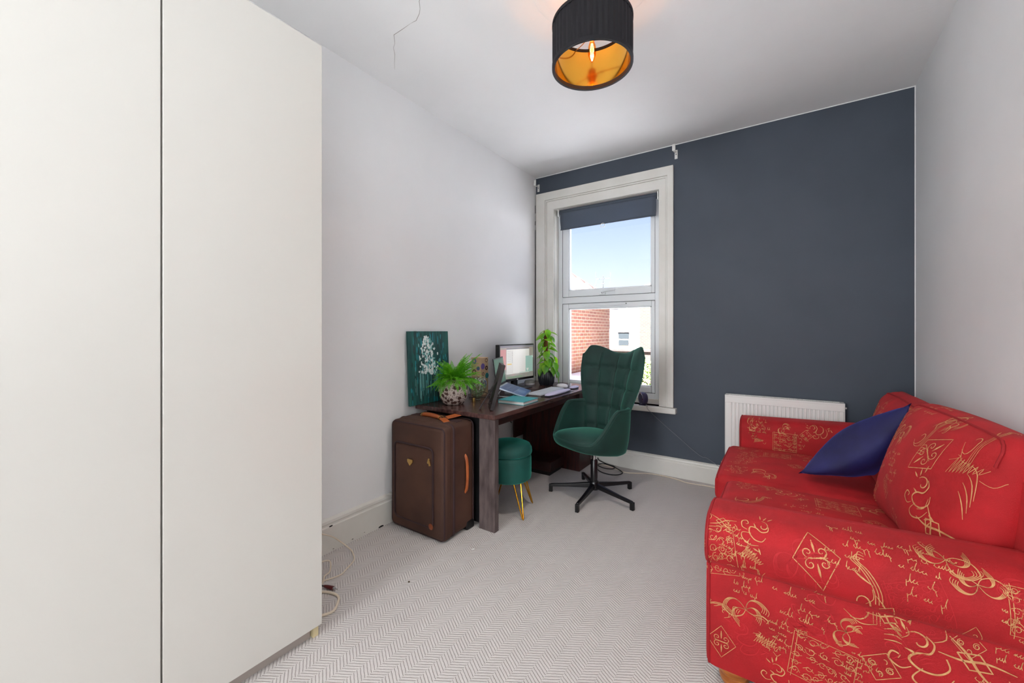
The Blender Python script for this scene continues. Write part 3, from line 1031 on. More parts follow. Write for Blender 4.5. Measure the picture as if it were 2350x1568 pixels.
def m_zig(r):
    pts = []
    for k in range(9):
        pts += [(-.45 + k * .1, -.28 + .03 * k), (-.32 + k * .1, .30 - .02 * k)]
    out = [(cur(pts, 3), .035, .4), (cur([(-.6, .1), (-.4, .2), (-.3, .3), (-.42, .32)], 4), .03, .6), (cur([(.4, -.2), (.6, -.3), (.7, -.1)], 4), .02, .8)]
    return out
def m_x(r):
    out = [(cur([(-.5, .22), (-.15, .08), (.15, -.15), (.5, -.3)], 4), .09, .8), (cur([(-.5, -.22), (-.15, -.1), (.15, .12), (.55, .22)], 4), .09, .8)]
    out += [([(-.28, 0), (0, .2), (.28, 0), (0, -.2), (-.28, 0)], .05, 0), (cur([(-.62, .32), (-.5, .1), (-.62, -.1)], 3), .04, .8), (cur([(.5, -.3), (.62, -.1), (.5, .05)], 3), .05, .8)]
    return out
def m_S(r):
    out = []
    out.append((cur([(.13, .40), (.20, .28), (.12, .14), (-.05, .12), (-.16, .02), (-.06, -.12), (.14, -.16), (.30, -.06), (.30, .10)][::-1], 6), .06, .5))
    out.append((spiral(.02, .30, .03, .17, 200, 500), .05, .5))
    out.append((cur([(-.16, -.10), (-.30, -.14), (-.42, -.02), (-.36, .10), (-.27, .06), (-.30, .0)], 6), .05, .6))
    out.append((cur([(-.02, -.10), (-.18, -.26), (-.08, -.38), (.16, -.36), (.32, -.2)], 6), .05, .6))
    for x, y, a in ((.34, -.34, 20), (.42, -.28, -30), (.38, -.46, 60), (-.12, .52, 100), (-.02, .60, 80), (-.22, .46, 140), (-.1, .14, 150)):
        c, s_ = math.cos(R(a)), math.sin(R(a))
        out.append(([(x - .06 * c, y - .06 * s_), (x, y), (x + .09 * c, y + .09 * s_)], .07, 1))
    return out
def m_acanthus(r):
    out = []
    # three curling lobes, each outlined twice with veins between
    for base_a, L_, side in ((100, .62, 1), (58, .58, -1), (150, .50, 1), (20, .42, -1)):
        for dd, w_ in ((0, .034), (.07, .016), (.13, .016), (.19, .026)):
            pts = []
            for k in range(7):
                t = k / 6
                a_ = base_a + side * (70 * t * t) - side * dd * 60 * t
                rr_ = L_ * (t ** .9) * (1 - .25 * max(0, t - .6)) - dd * .6 * t
                pts.append((rr_ * math.cos(R(a_)), rr_ * math.sin(R(a_)) - .25))
            pts.append((pts[-1][0] + side * .05 - .02, pts[-1][1] - .09))
            out.append((cur(pts, 4), w_, .55))
    out.append((cur([(0, -.25), (.12, -.38), (.30, -.42), (.40, -.55), (.34, -.60)], 5), .05, .5))
    out.append((cur([(0, -.25), (-.14, -.36), (-.36, -.36), (-.50, -.20), (-.52, -.05)], 5), .05, .6))
    out.append((cur([(.02, -.28), (.16, -.43), (.30, -.50), (.33, -.56)], 5), .02, .6))
    return out
def m_leaf(r):
    out = []
    for d_ in (0, .05, .1):
        out.append((cur([(.25 - d_, -.5), (.22 - d_, -.1), (.05 - d_, .2), (-.12 - d_, .36), (-.1 - d_ * .5, .52 - d_), (-.02, .5 - d_)], 6), .03, .5))
    out.append((spiral(-.08, -.28, .05, .24, 160, -120), .05, .5))
    out.append((cur([(.1, .0), (-.08, .1), (-.18, .18)], 4), .06, 1))
    out.append((cur([(.2, -.5), (-.05, -.55), (-.3, -.4)], 5), .03, .8))
    for k in range(4):
        out.append((cur([(.3, -.45 - k * .08), (.45, -.4 - k * .09), (.55, -.5 - k * .06)], 4), .04, .8))
    return out
MOT = dict(diamond=m_diamond, square=m_square, lattice=m_lattice, script=m_script, zig=m_zig, x=m_x, S=m_S, acanthus=m_acanthus, leaf=m_leaf)

class Weave:
    """lays motif strokes on a part's surface as thin raised weave"""
    def __init__(s, part, name='woven_motif', mt=None):
        s.part, s.tree, s.mb, s.name, s.mt = part, bvh(part), MB(), name, mt or GILT
        s.wk = .55
    def put(s, kind, centre, ax, ay, d, size, rot=0, seed=0, asp=1.0):
        r = random.Random(seed)
        ax, ay, d = Vector(ax).normalized(), Vector(ay).normalized(), Vector(d).normalized()
        c, sn = math.cos(R(rot)), math.sin(R(rot))
        C0 = Vector(centre) - OFF - d * .35
        for pts, w, tp in MOT[kind](r):
            hits = []
            dn = [pts[0]]
            for q_ in pts[1:]:
                p_ = dn[-1]
                m_ = max(1, int(math.hypot(q_[0] - p_[0], q_[1] - p_[1]) / .06))
                dn += [(p_[0] + (q_[0] - p_[0]) * i / m_, p_[1] + (q_[1] - p_[1]) * i / m_) for i in range(1, m_ + 1)]
            for (a, b) in dn:
                a2, b2 = (a * c - b * sn * asp) * size, (a * sn + b * c * asp) * size
                h, nn, _, _ = s.tree.ray_cast(C0 + ax * a2 + ay * b2, d, .9)
                if h is None:
                    hits.append(None)
                else:
                    if nn.dot(d) > 0:
                        nn = -nn
                    hits.append((h + nn * .0012, nn))
            run = []
            for i, h in enumerate(hits + [None]):
                if h is not None and (not run or (h[0] - run[-1][1][0]).length < .09 * size + .02):
                    run.append((i, h))
                    continue
                s.emit(run, w * size * s.wk, tp, len(hits))
                run = [(i, h)] if h is not None else []
        if s.mb.v:
            s.mb.build(s.name, s.mt, s.part)
        s.mb = MB()
        return s
    def emit(s, run, w, tp, n):
        if len(run) < 2:
            return
        vs, fs = [], []
        for k, (i, (p, nn)) in enumerate(run):
            q0 = run[max(k - 1, 0)][1][0]
            q1 = run[min(k + 1, len(run) - 1)][1][0]
            t = q1 - q0
            if t.length < 1e-7:
                t = Vector((1, 0, 0))
            sd = nn.cross(t).normalized()
            f_ = i / max(1, n - 1)
            ww = max(.0007, w * .5 * ((1 - tp) + tp * math.sin(PI * min(.97, max(.06, f_)))))
            vs += [p - sd * ww, p + sd * ww]
        for k in range(len(run) - 1):
            fs.append((2 * k, 2 * k + 1, 2 * k + 3, 2 * k + 2))
        s.mb.add(vs, fs)
    def done(s):
        pass

# base frame
base = MB().box(-.185, .645, 1.60, 3.30, .085, .30)
bs = sf.part('base', base, RED, bevel=.02, seg=3)
# back frame
bkf = MB()
def bprof():
    return [(.50, .28), (.535, .60), (.555, .80), (.575, .845), (.605, .858), (.635, .845), (.648, .80), (.648, .10), (.52, .10)]
bkf.prism([(x, z) for x, z in bprof()], 1.53, 3.33, 'y')
sf.part('back_frame', bkf, RED, bevel=.012, seg=3, smooth=True, angle=50)
# rolled arm: profile (y, z) extruded along x
def arm(y_out, sgn, x0, x1, roll):
    """y_out = panel plane, sgn=+1 if the arm's inside lies at +y"""
    prof_ = []
    zc, rr2 = .515, .088
    yc = y_out + .045
    prof_.append((y_out + .012, .085))
    prof_.append((y_out + .002, .12))
    prof_.append((y_out, .25))
    prof_.append((y_out + .004, .36))
    prof_.append((y_out + .008, .425))
    if roll:
        for k in range(0, 13):
            q = R(248 - k * 13.5)
            prof_.append((yc + rr2 * 1.02 * math.cos(q), zc + rr2 * math.sin(q)))
    else:
        for k in range(0, 9):
            q = R(180 - k * 11.25)
            prof_.append((y_out + .06 + .06 * math.cos(q), .55 + .06 * math.sin(q)))
    iy = y_out + .215
    prof_ += [(yc + .08, zc + .092), (yc + .13, zc + .082), (iy - .012, zc + .055), (iy, zc + .02), (iy, .36), (iy, .20), (iy - .005, .085)]
    return prof_
def sweep(prof_, ys, x0, x1, nx=26):
    """extrude profile along x with a rounded front"""
    m = MB()
    n = len(prof_)
    cyy = sum(p[0] for p in prof_) / n
    czz = sum(p[1] for p in prof_) / n
    xs = [(-.006, .80), (.0, .93), (.008, .975), (.02, 1.0)]
    ring_ = []
    for dx, k in xs:
        ring_.append((x0 + dx, k))
    for i in range(1, nx + 1):
        ring_.append((x0 + .02 + (x1 - x0 - .02) * i / nx, 1.0))
    for x, k in ring_:
        for (y, z) in prof_:
            lift = .03 * (x - x0) / (x1 - x0) * sstep(.45, .6, z)
            yy, zz = cyy + (y - cyy) * (1 - (1 - k) * .35), czz + (z - czz) * (1 - (1 - k) * .25)
            m.v.append((x, ys(yy), zz + lift))
    for i in range(len(ring_) - 1):
        for j in range(n):
            m.f.append((i * n + j, i * n + (j + 1) % n, (i + 1) * n + (j + 1) % n, (i + 1) * n + j))
    m.f.append(tuple(range(n)))
    m.f.append(tuple((len(ring_) - 1) * n + j for j in range(n)))
    return m
pa = arm(1.50, 1, -.20, .64, True)
near = sf.part('arm', sweep(pa, lambda y: y, -.205, .63), RED, smooth=True, merge=True, angle=60)
pb = arm(1.50, 1, -.20, .64, False)
far = sf.part('arm', sweep(pb, lambda y: 4.915 - y, -.235, .63), RED, smooth=True, merge=True, angle=60)
for o_, ys_, pr_, x_ in ((near, (lambda y: y), pa, -.209), (far, (lambda y: 4.915 - y), pb, -.239)):
    cyy = sum(p[0] for p in pr_) / len(pr_)
    czz = sum(p[1] for p in pr_) / len(pr_)
    sf.part('piping', MB().tube([(x_ + .006, ys_(cyy + (y - cyy) * .975), czz + (z - czz) * .98) for y, z in pr_], .005, 6, True), PIPE, o_, smooth=True)
# seat cushions
def seatc(x0, x1, y0, y1, z0, z1, cr_=.028):
    m = pillow(x1 - x0, y1 - y0, z1 - z0, r=.04, crown=(.012, .006, cr_), n=16)
    m.xf(Matrix.Translation(((x0 + x1) / 2, (y0 + y1) / 2, (z0 + z1) / 2)))
    o = sf.part('seat_cushion', m, RED, smooth=True, merge=True)
    lp = []
    for z_ in (z1 - .010, z0 + .010):
        tr = bvh(o)
        pts = []
        for k in range(41):
            y_ = y0 + .012 + (y1 - y0 - .024) * k / 40
            h_, n_, _, _ = tr.find_nearest(Vector((x0 + .004, y_, z_)) - OFF)
            pts.append(h_ + OFF)
        sf.part('piping', MB().tube(pts, .0045, 6), PIPE, o, smooth=True)
    return o
c1 = seatc(-.245, .46, 1.712, 2.455, .285, .425)
c2 = seatc(-.305, .44, 2.462, 3.198, .275, .425)
# back cushions
def backc(cx, cy, cz, w, t, h, rz, lean, sag=0, cr_=.07):
    m = pillow(t, w, h, r=.07, crown=(cr_, .012, .012), n=16)
    M4 = Matrix.Translation((cx, cy, cz)) @ Matrix.Rotation(R(rz), 4, 'Z') @ Matrix.Rotation(R(lean), 4, 'Y')
    for i, p in enumerate(m.v):
        f_ = sstep(h * .1, -h * .5, p[2]) if False else max(0, min(1, (.1 * h - p[2]) / (.6 * h)))
        dent = sag * math.sin(p[1] * 9 + 1.0) * f_
        m.v[i] = (p[0] + (dent if p[0] < 0 else 0), p[1], p[2] - .03 * math.cos(p[1] / w * PI) * (1 if p[2] < 0 else 0) * .3)
    m.xf(M4)
    o = sf.part('back_cushion', m, RED, smooth=True, merge=True)
    for sx in (-1, 1):
        loop = []
        for y_, z_ in ((-.47, .30), (-.44, .46), (-.2, .492), (.2, .492), (.44, .46), (.47, .30)):
            loop.append(M4 @ Vector((sx * t * .45, y_ * w * 1.03, z_ * h * 1.02)))
        tr = bvh(o)
        loop = [tr.find_nearest(p - OFF)[0] + OFF for p in spline(loop, 10)]
        sf.part('piping', MB().tube(loop, .005, 6), PIPE, o, smooth=True)
    return o
k1 = backc(.51, 2.08, .66, .74, .16, .51, 4, 15, .022, .08)
k2 = backc(.525, 2.83, .635, .78, .15, .47, 0, 13, 0, .055)
# feet
for x, y in ((-.135, 1.585), (.55, 1.585), (-.135, 3.28), (.55, 3.28)):
    sf.part('foot', MB().lathe([(.034, 0), (.042, .012), (.047, .03), (.044, .042), (.050, .05), (.051, .066), (.046, .074), (.048, .09)], (x, y, 0), 24), PINE, smooth=True)

# woven motifs
XA, ZA = (1, 0, 0), (0, 0, 1)
wv1 = Weave(near)
dr = (0, .80, -.60)
up_ = Vector((0, .60, .80))
for kind, x, z, size, rot, sd in (('lattice', -.185, .515, .13, 10, 1), ('zig', -.075, .515, .062, -30, 2), ('script', -.115, .545, .10, -15, 31), ('script', -.085, .455, .10, 0, 32), ('diamond', .085, .565, .115, 14, 3),
                              ('leaf', .195, .525, .145, 0, 4), ('script', .285, .60, .13, -8, 5), ('acanthus', .355, .625, .115, 170, 6), ('acanthus', .415, .575, .095, 200, 7),
                              ('script', .47, .49, .10, -12, 8), ('square', .40, .455, .055, 45, 9), ('x', .245, .465, .08, -20, 10), ('S', -.07, .605, .105, -40, 11), ('x', -.16, .615, .07, -4, 12),
                              ('lattice', .51, .56, .11, 0, 13), ('script', .17, .63, .13, -4, 14), ('S', .55, .62, .12, 0, 15)):
    wv1.put(kind, (x, 1.455, z), XA, up_, dr, size, rot, sd)
for kind, x, z, size, rot, sd in (('acanthus', -.108, .345, .125, 25, 21), ('script', .045, .372, .15, -6, 22), ('zig', -.04, .235, .062, -18, 23), ('script', -.02, .262, .10, -10, 33), ('acanthus', .137, .352, .085, 80, 24),
                              ('lattice', .10, .228, .15, -8, 25), ('square', .232, .285, .075, 30, 26), ('S', .315, .335, .165, 12, 27), ('x', .41, .375, .12, -24, 28), ('diamond', -.165, .185, .085, 0, 29),
                              ('script', .18, .26, .08, -12, 30), ('script', .44, .28, .13, 0, 34), ('S', -.01, .135, .10, 0, 35), ('acanthus', .53, .34, .12, 30, 36), ('script', .36, .20, .13, 0, 37),
                              ('lattice', .50, .18, .13, 0, 38), ('zig', .24, .17, .07, 0, 39), ('leaf', -.17, .30, .07, 60, 40)):
    wv1.put(kind, (x, 1.49, z), XA, ZA, (0, 1, 0), size, rot, sd)
wv1.done()
wt1 = Weave(near, 'tonal_motif', ROSE)
for kind, x, z, size, rot, sd in (('acanthus', .01, .57, .13, 60, 121), ('lattice', .30, .50, .12, 20, 122), ('S', .10, .48, .11, -30, 123), ('acanthus', .50, .64, .12, 10, 124)):
    wt1.put(kind, (x, 1.455, z), XA, up_, dr, size, rot, sd)
for kind, x, z, size, rot, sd in (('S', -.10, .22, .12, 20, 125), ('acanthus', .05, .30, .12, 160, 126), ('leaf', .24, .38, .12, 30, 127), ('acanthus', .38, .26, .13, 10, 128)):
    wt1.put(kind, (x, 1.49, z), XA, ZA, (0, 1, 0), size, rot, sd)
wv2 = Weave(c1)
for kind, x, y, size, rot, sd in (('S', .014, 2.335, .13, 60, 41), ('lattice', .205, 2.27, .15, 0, 42), ('square', .32, 2.15, .075, 40, 43), ('x', .077, 2.27, .055, 60, 44), ('leaf', -.10, 2.16, .15, -60, 45), ('script', .08, 2.11, .15, 0, 46),
                                  ('script', -.15, 2.36, .12, 0, 47), ('acanthus', .33, 2.36, .11, 40, 48), ('diamond', -.06, 2.41, .07, 60, 49), ('script', .2, 2.0, .14, 0, 50), ('S', .0, 1.92, .12, 0, 51), ('script', -.15, 1.98, .1, 0, 52)):
    wv2.put(kind, (x, y, .55), XA, (0, 1, 0), (0, 0, -1), size, rot, sd)
for kind, y, sd in (('script', 2.3, 53), ('zig', 2.05, 54), ('script', 1.85, 55)):
    wv2.put(kind, (-.30, y, .345), (0, -1, 0), ZA, (1, 0, 0), .085, 0, sd)
wv2.done()
wv3 = Weave(c2)
for kind, x, y, size, rot, sd in (('script', -.2, 2.78, .15, 0, 61), ('lattice', -.02, 2.98, .14, 0, 62), ('acanthus', -.06, 2.62, .13, -30, 63), ('x', -.13, 3.06, .05, 40, 64), ('script', -.18, 2.94, .13, 0, 65), ('square', .07, 2.78, .07, 30, 66),
                                  ('script', -.21, 2.6, .12, 0, 67), ('S', .16, 2.96, .12, 20, 68), ('script', .1, 3.1, .13, 0, 69), ('diamond', -.22, 3.1, .07, 0, 70)):
    wv3.put(kind, (x, y, .55), XA, (0, 1, 0), (0, 0, -1), size, rot, sd)
for kind, y, sd in (('lattice', 2.9, 73), ('script', 2.65, 74), ('zig', 3.08, 75)):
    wv3.put(kind, (-.36, y, .345), (0, -1, 0), ZA, (1, 0, 0), .09, 0, sd)
wv3.done()
wv4 = Weave(far)
for kind, x, z, size, rot, sd in (('S', .20, .575, .11, 60, 81), ('square', .135, .545, .06, 45, 82), ('lattice', .02, .485, .13, 0, 83), ('zig', -.125, .475, .06, 0, 84), ('acanthus', -.185, .565, .08, 120, 85), ('acanthus', .0, .58, .075, 60, 86),
                                  ('script', -.1, .575, .10, 0, 87), ('script', .10, .5, .10, 0, 88), ('leaf', .28, .48, .10, 0, 89), ('script', -.16, .52, .08, 0, 90)):
    wv4.put(kind, (x, 3.1, z), XA, ZA, (0, 1, 0), size, rot, sd)
wv4.done()
wv5 = Weave(k1)
for kind, y, z, size, rot, sd in (('diamond', 1.93, .80, .13, -35, 91), ('S', 1.87, .66, .16, 10, 92), ('x', 1.78, .60, .13, -30, 93), ('diamond', 2.16, .60, .085, -10, 94), ('script', 2.30, .72, .17, 20, 95), ('zig', 1.78, .80, .10, 0, 96),
                                  ('acanthus', 2.22, .84, .14, 20, 97), ('script', 2.36, .58, .13, 40, 98), ('script', 2.05, .48, .15, -30, 99), ('script', 2.10, .70, .12, 10, 100), ('square', 2.38, .50, .08, 20, 101), ('lattice', 2.36, .82, .14, 20, 102),
                                  ('script', 1.80, .48, .12, 0, 103), ('leaf', 2.02, .87, .12, 0, 104)):
    wv5.put(kind, (.35, y, z), (0, -1, 0), ZA, (1, 0, 0), size, rot, sd)
for kind, y, sd in (('acanthus', 2.0, 105), ('script', 2.25, 106), ('leaf', 1.8, 107)):
    wv5.put(kind, (.53, y, 1.0), (0, -1, 0), (1, 0, 0), (0, 0, -1), .12, 0, sd)
wv5.done()
wv6 = Weave(k2)
for kind, y, z, size, rot, sd in (('acanthus', 3.06, .80, .14, 10, 111), ('square', 3.14, .64, .075, 10, 112), ('zig', 3.0, .66, .08, 30, 113), ('script', 2.9, .78, .12, 0, 114), ('diamond', 2.70, .68, .1, 0, 115), ('S', 2.82, .60, .14, 0, 116),
                                  ('script', 2.62, .8, .12, 0, 117), ('x', 2.62, .84, .08, 0, 118)):
    wv6.put(kind, (.3, y, z), (0, -1, 0), ZA, (1, 0, 0), size, rot, sd)
wv6.done()

# ------------------------------------------------------------------ navy cushion
def quad_pillow(A, B, C_, D_, thick, n=22):
    A, B, C_, D_ = map(Vector, (A, B, C_, D_))
    nn = ((C_ - A).cross(D_ - B)).normalized()
    m = MB()
    def pt(u, v, sg):
        p = A * (1 - u) * (1 - v) + B * u * (1 - v) + C_ * u * v + D_ * (1 - u) * v
        c_ = (A + B + C_ + D_) / 4
        e_ = (1 - abs(2 * u - 1) ** 2.2) * (1 - abs(2 * v - 1) ** 2.2)
        pinch = 1 - .10 * (1 - (2 * u - 1) ** 2) * (abs(2 * v - 1) ** 3) - .10 * (1 - (2 * v - 1) ** 2) * (abs(2 * u - 1) ** 3)
        p = c_ + (p - c_) * pinch
        wr = .009 * math.sin(u * 13 + 9 * v) * (.4 + .6 * math.sin(v * 7 + 2)) * e_ ** .5
        return p + nn * sg * (thick * .5 * max(0, e_) ** .55 + wr * (1 if sg > 0 else 0))
    m.grid(lambda u, v: pt(u, v, 1), n, n)
    k = MB().grid(lambda u, v: pt(u, v, -1), n, n)
    k.f = [tuple(reversed(f)) for f in k.f]
    m.add(k.v, k.f)
    return m
nt_ = Thing('throw_cushion', (.3, 2.72, .43), 'navy blue velvet cushion leaning on the red sofa back', 'cushion')
nt_.part('cover', quad_pillow((.075, 2.575, .475), (.43, 2.74, .485), (.50, 2.555, .89), (.265, 2.62, .70), .22), NAVY, smooth=True, merge=True, angle=80)

# ------------------------------------------------------------------ canvas painting
CL = mat('teal_canvas', (30, 100, 92), .7, col2=(14, 56, 58), vscale=6, stretch=(6, 6, .7), detail=6, contrast=(.3, .7), bump=.3, bscale=60)
pt_ = Thing('canvas_painting', (-2.05, 2.01, DT), 'teal abstract canvas with white dabs and drips leaning on the wall', 'painting')
PM = Matrix.Translation((-2.046, 1.822, DT + .001)) @ Matrix.Rotation(R(-2.6), 4, 'Y')   # local: y along width, z up, +x out
pt_.part('canvas', MB().box(0, .018, 0, .385, 0, .497).xf(PM), CL, bevel=.002)
def dab(mb, y, z, w, h, x=.0183):
    n = 7
    vs = [(x + .0012, y, z)] + [(x, y + w * math.cos(2 * PI * k / n), z + h * math.sin(2 * PI * k / n)) for k in range(n)]
    mb.add(vs, [(0, 1 + k, 1 + (k + 1) % n) for k in range(n)])
pr = random.Random(3)
WHT = mat('white_oil_paint', (226, 232, 230), .5)
PALE = mat('pale_aqua_oil_paint', (120, 178, 176), .5)
AQUA = mat('aqua_oil_paint', (20, 130, 140), .5)
DKG = mat('bottle_green_oil_paint', (8, 42, 44), .55)
wd_, pd_, aq_, dg_ = MB(), MB(), MB(), MB()
for k in range(230):
    v = pr.random()
    z = .20 + .26 * v
    half = .018 + .075 * math.sin(min(1, (1 - v) * 1.5) * PI / 2) * (1 if v > .2 else .8)
    y = .165 + (1 - v) * .035 + pr.gauss(0, .5) * half
    dab(wd_ if pr.random() < .7 else pd_, y, z, pr.uniform(.004, .010), pr.uniform(.006, .015))
for k in range(34):
    y = pr.uniform(.05, .30)
    z0 = pr.uniform(.015, .12)
    z1 = z0 + pr.uniform(.08, .2)
    pd_.box(.018, .0188, y, y + pr.uniform(.0012, .003), z0, min(z1, .3))
for k in range(160):
    y, z = pr.uniform(.015, .37), pr.uniform(.01, .48)
    dab(aq_ if pr.random() < .35 + (.3 if y > .25 else 0) else dg_, y, z, pr.uniform(.002, .006), pr.uniform(.012, .04), .0181)
pt_.part('white_dabs', wd_.xf(PM), WHT)['kind'] = 'stuff'
pt_.part('pale_drips', pd_.xf(PM), PALE)['kind'] = 'stuff'
pt_.part('aqua_strokes', aq_.xf(PM), AQUA)['kind'] = 'stuff'
pt_.part('dark_strokes', dg_.xf(PM), DKG)['kind'] = 'stuff'

# ------------------------------------------------------------------ fern in a pitted pot
def pitted():
    m = bpy.data.materials.new('pitted_white_brown_glaze')
    m.use_nodes = True
    nt = m.node_tree
    p = nt.nodes['Principled BSDF']
    p.inputs['Roughness'].default_value = .55
    tc = nt.nodes.new('ShaderNodeTexCoord')
    v = nt.nodes.new('ShaderNodeTexVoronoi')
    v.inputs['Scale'].default_value = 34
    v2 = nt.nodes.new('ShaderNodeTexVoronoi')
    v2.inputs['Scale'].default_value = 95
    nt.links.new(tc.outputs['Object'], v.inputs[0])
    nt.links.new(tc.outputs['Object'], v2.inputs[0])
    mn = nt.nodes.new('ShaderNodeMath')
    mn.operation = 'MINIMUM'
    nt.links.new(v.outputs['Distance'], mn.inputs[0])
    ad = nt.nodes.new('ShaderNodeMath')
    ad.inputs[1].default_value = .16
    nt.links.new(v2.outputs['Distance'], ad.inputs[0])
    nt.links.new(ad.outputs[0], mn.inputs[1])
    r = nt.nodes.new('ShaderNodeValToRGB')
    r.color_ramp.elements[0].position = .40
    r.color_ramp.elements[0].color = lin((74, 46, 38))
    r.color_ramp.elements[1].position = .50
    r.color_ramp.elements[1].color = lin((206, 190, 182))
    nt.links.new(mn.outputs[0], r.inputs[0])
    nt.links.new(r.outputs[0], p.inputs['Base Color'])
    b = nt.nodes.new('ShaderNodeBump')
    b.inputs['Strength'].default_value = .9
    b.inputs['Distance'].default_value = .006
    nt.links.new(mn.outputs[0], b.inputs['Height'])
    nt.links.new(b.outputs[0], p.inputs['Normal'])
    return m
FX, FY = -1.865, 2.065
ft = Thing('potted_fern', (FX, FY, DT), 'bushy bright green fern in a pitted white and brown round pot', 'plant')
ft.part('pot', MB().lathe([(0, 0), (.055, 0), (.068, .006), (.088, .035), (.101, .075), (.103, .105), (.096, .14), (.082, .168), (.074, .175), (.068, .172), (.072, .15), (.0, .148)], (FX, FY, DT), 44), pitted(), smooth=True)
ft.part('soil', MB().lathe([(0, .158), (.07, .152), (.075, .148)], (FX, FY, DT), 24), SOIL, smooth=True)
fr_ = random.Random(11)
def frond(az, el, L_, droop):
    m = MB()
    d0 = Vector((math.cos(az), math.sin(az), 0))
    p = Vector((FX, FY, DT + .16)) + d0 * fr_.uniform(.0, .045)
    seg = 22
    a = el
    pts = [p.copy()]
    for k in range(seg):
        p = p + (d0 * math.cos(a) + Vector((0, 0, 1)) * math.sin(a)) * (L_ / seg)
        a -= droop / seg
        pts.append(p.copy())
    m.tube(pts, [.0016 * (1 - .8 * k / seg) for k in range(seg + 1)], 4)
    side = d0.cross(Vector((0, 0, 1))).normalized()
    tw = fr_.uniform(-.5, .5)
    for k in range(2, seg + 1):
        t = k / seg
        pl = (.036 * math.sin(PI * min(1, t * .85 + .16)) ** .8 * (1 - .55 * t) + .004) * (L_ / .2) ** .5
        fwd = (pts[k] - pts[k - 1]).normalized()
        nrm = side.cross(fwd).normalized()
        for sg in (-1, 1):
            o = (side * sg * math.cos(tw * sg) + nrm * (math.sin(tw) + fr_.uniform(-.2, .2)) + fwd * .38).normalized()
            b0, w_ = pts[k], fwd * (L_ / seg) * .46
            tip = b0 + o * pl - Vector((0, 0, pl * .22))
            md = b0 + o * pl * .55 + nrm * .002
            m.add([b0 - w_ * .6, b0 + w_ * .6, md + w_ * .85, tip, md - w_ * .85], [(0, 1, 2, 4), (4, 2, 3)])
    return m
for k in range(105):
    az = k * 2.39996 + fr_.uniform(-.3, .3)
    q = k / 105
    el = R(82 - 80 * q ** 1.1 + fr_.uniform(-8, 8))
    L_ = fr_.uniform(.13, .19) + (.03 if q < .3 else 0)
    if math.cos(az) < -.2:
        L_ *= .75
    ft.part('frond', frond(az, el, L_, R(fr_.uniform(35, 75) + 20 * q)), FERN)
for az, el, L_ in ((R(58), R(58), .26), (R(30), R(66), .23), (R(75), R(70), .22), (R(-60), R(14), .20), (R(-95), R(8), .20), (R(35), R(5), .2)):
    ft.part('frond', frond(az, el, L_, R(30)), FERN)

# ------------------------------------------------------------------ printed kraft box, glass jar
kb_ = Thing('gift_box', (-1.975, 2.49, DT), 'tall kraft card box printed with purple and brown circles behind the fern', 'box')
kx0, kx1, ky0, ky1, kz = -2.02, -1.925, 2.44, 2.535, 1.013
kb_.part('carton', MB().box(kx0, kx1, ky0, ky1, DT, kz), KRAFT, bevel=.002)
def disc(mb, face, a, z, r, inner=0, n=20):
    def P(c, s_, rr):
        return (kx1 + .0004, a + rr * c, z + rr * s_) if face == 'x' else (a + rr * c, ky0 - .0004, z + rr * s_)
    vs = [P(math.cos(2 * PI * k / n), math.sin(2 * PI * k / n), r) for k in range(n)]
    if inner:
        vs += [P(math.cos(2 * PI * k / n), math.sin(2 * PI * k / n), inner) for k in range(n)]
        mb.add(vs, [(k, (k + 1) % n, n + (k + 1) % n, n + k) for k in range(n)])
    else:
        mb.add(vs, [tuple(range(n))])
for m_, face, a, z, r_, inn in ((PURP, 'x', ky0 + .026, .945, .024, 0), (DKPRT, 'x', ky0 + .072, .93, .018, .006), (KRAFT, 'x', ky0 + .07, .99, .016, .011), (TEALP, 'x', ky0 + .078, .87, .022, 0), (DKPRT, 'x', ky0 + .03, .885, .014, .009),
                                (BLUPR, 'y', kx0 + .03, .985, .022, .008), (BLUPR, 'y', kx0 + .07, .93, .016, 0), (DKPRT, 'y', kx0 + .03, .90, .02, .012), (PURP, 'x', ky0 + .05, .81, .024, .01)):
    d_ = MB()
    disc(d_, face, a, z, r_, inn)
    kb_.part('printed_circle', d_, m_ if m_ is not KRAFT else DKPRT)
JX, JY = -1.825, 2.275
jt = Thing('glass_vase', (JX, JY, DT), 'faceted clear glass vase of silvery green leaves behind the photo frame', 'vase')
def facet(q, i):
    return 1 + .05 * (abs((q * 16 / (2 * PI) + (i % 2) * .5) % 1 - .5) * 2 - .5)
jv = MB().lathe([(.020, .0), (.024, .004), (.020, .012), (.034, .03), (.052, .055), (.064, .085), (.068, .115), (.062, .145), (.052, .165)], (JX, JY, DT), 64, facet)
jv.f = jv.f[:-1]
jt.part('bowl', jv, JAR)
jg = MB()
jr = random.Random(5)
for k in range(190):
    z = jr.uniform(.025, .17)
    rr = .055 * math.sin(min(1, z / .1) * PI / 2) * math.sqrt(jr.random())
    q = jr.uniform(0, 2 * PI)
    c = Vector((JX + rr * math.cos(q), JY + rr * math.sin(q), DT + z))
    a = Vector((jr.gauss(0, 1), jr.gauss(0, 1), jr.gauss(0, 1))).normalized() * .010
    b = Vector((jr.gauss(0, 1), jr.gauss(0, 1), jr.gauss(0, 1))).normalized() * .006
    jg.add([c - a, c + b, c + a, c - b], [(0, 1, 2, 3)])
jt.part('leaf_filling', jg, mat('silver_green_leaf', (110, 140, 84), .4, col2=(190, 200, 180), vscale=70))['kind'] = 'stuff'
cd = Thing('brass_candle_cup', (-1.79, 2.19, DT), 'tiny brass candle cup at the foot of the glass vase', 'candle holder')
cd.part('cup', MB().lathe([(.011, 0), (.012, .002), (.0115, .03), (.0095, .03), (.009, .006), (0, .006)], (-1.79, 2.19, DT), 18), BRASS, smooth=True)
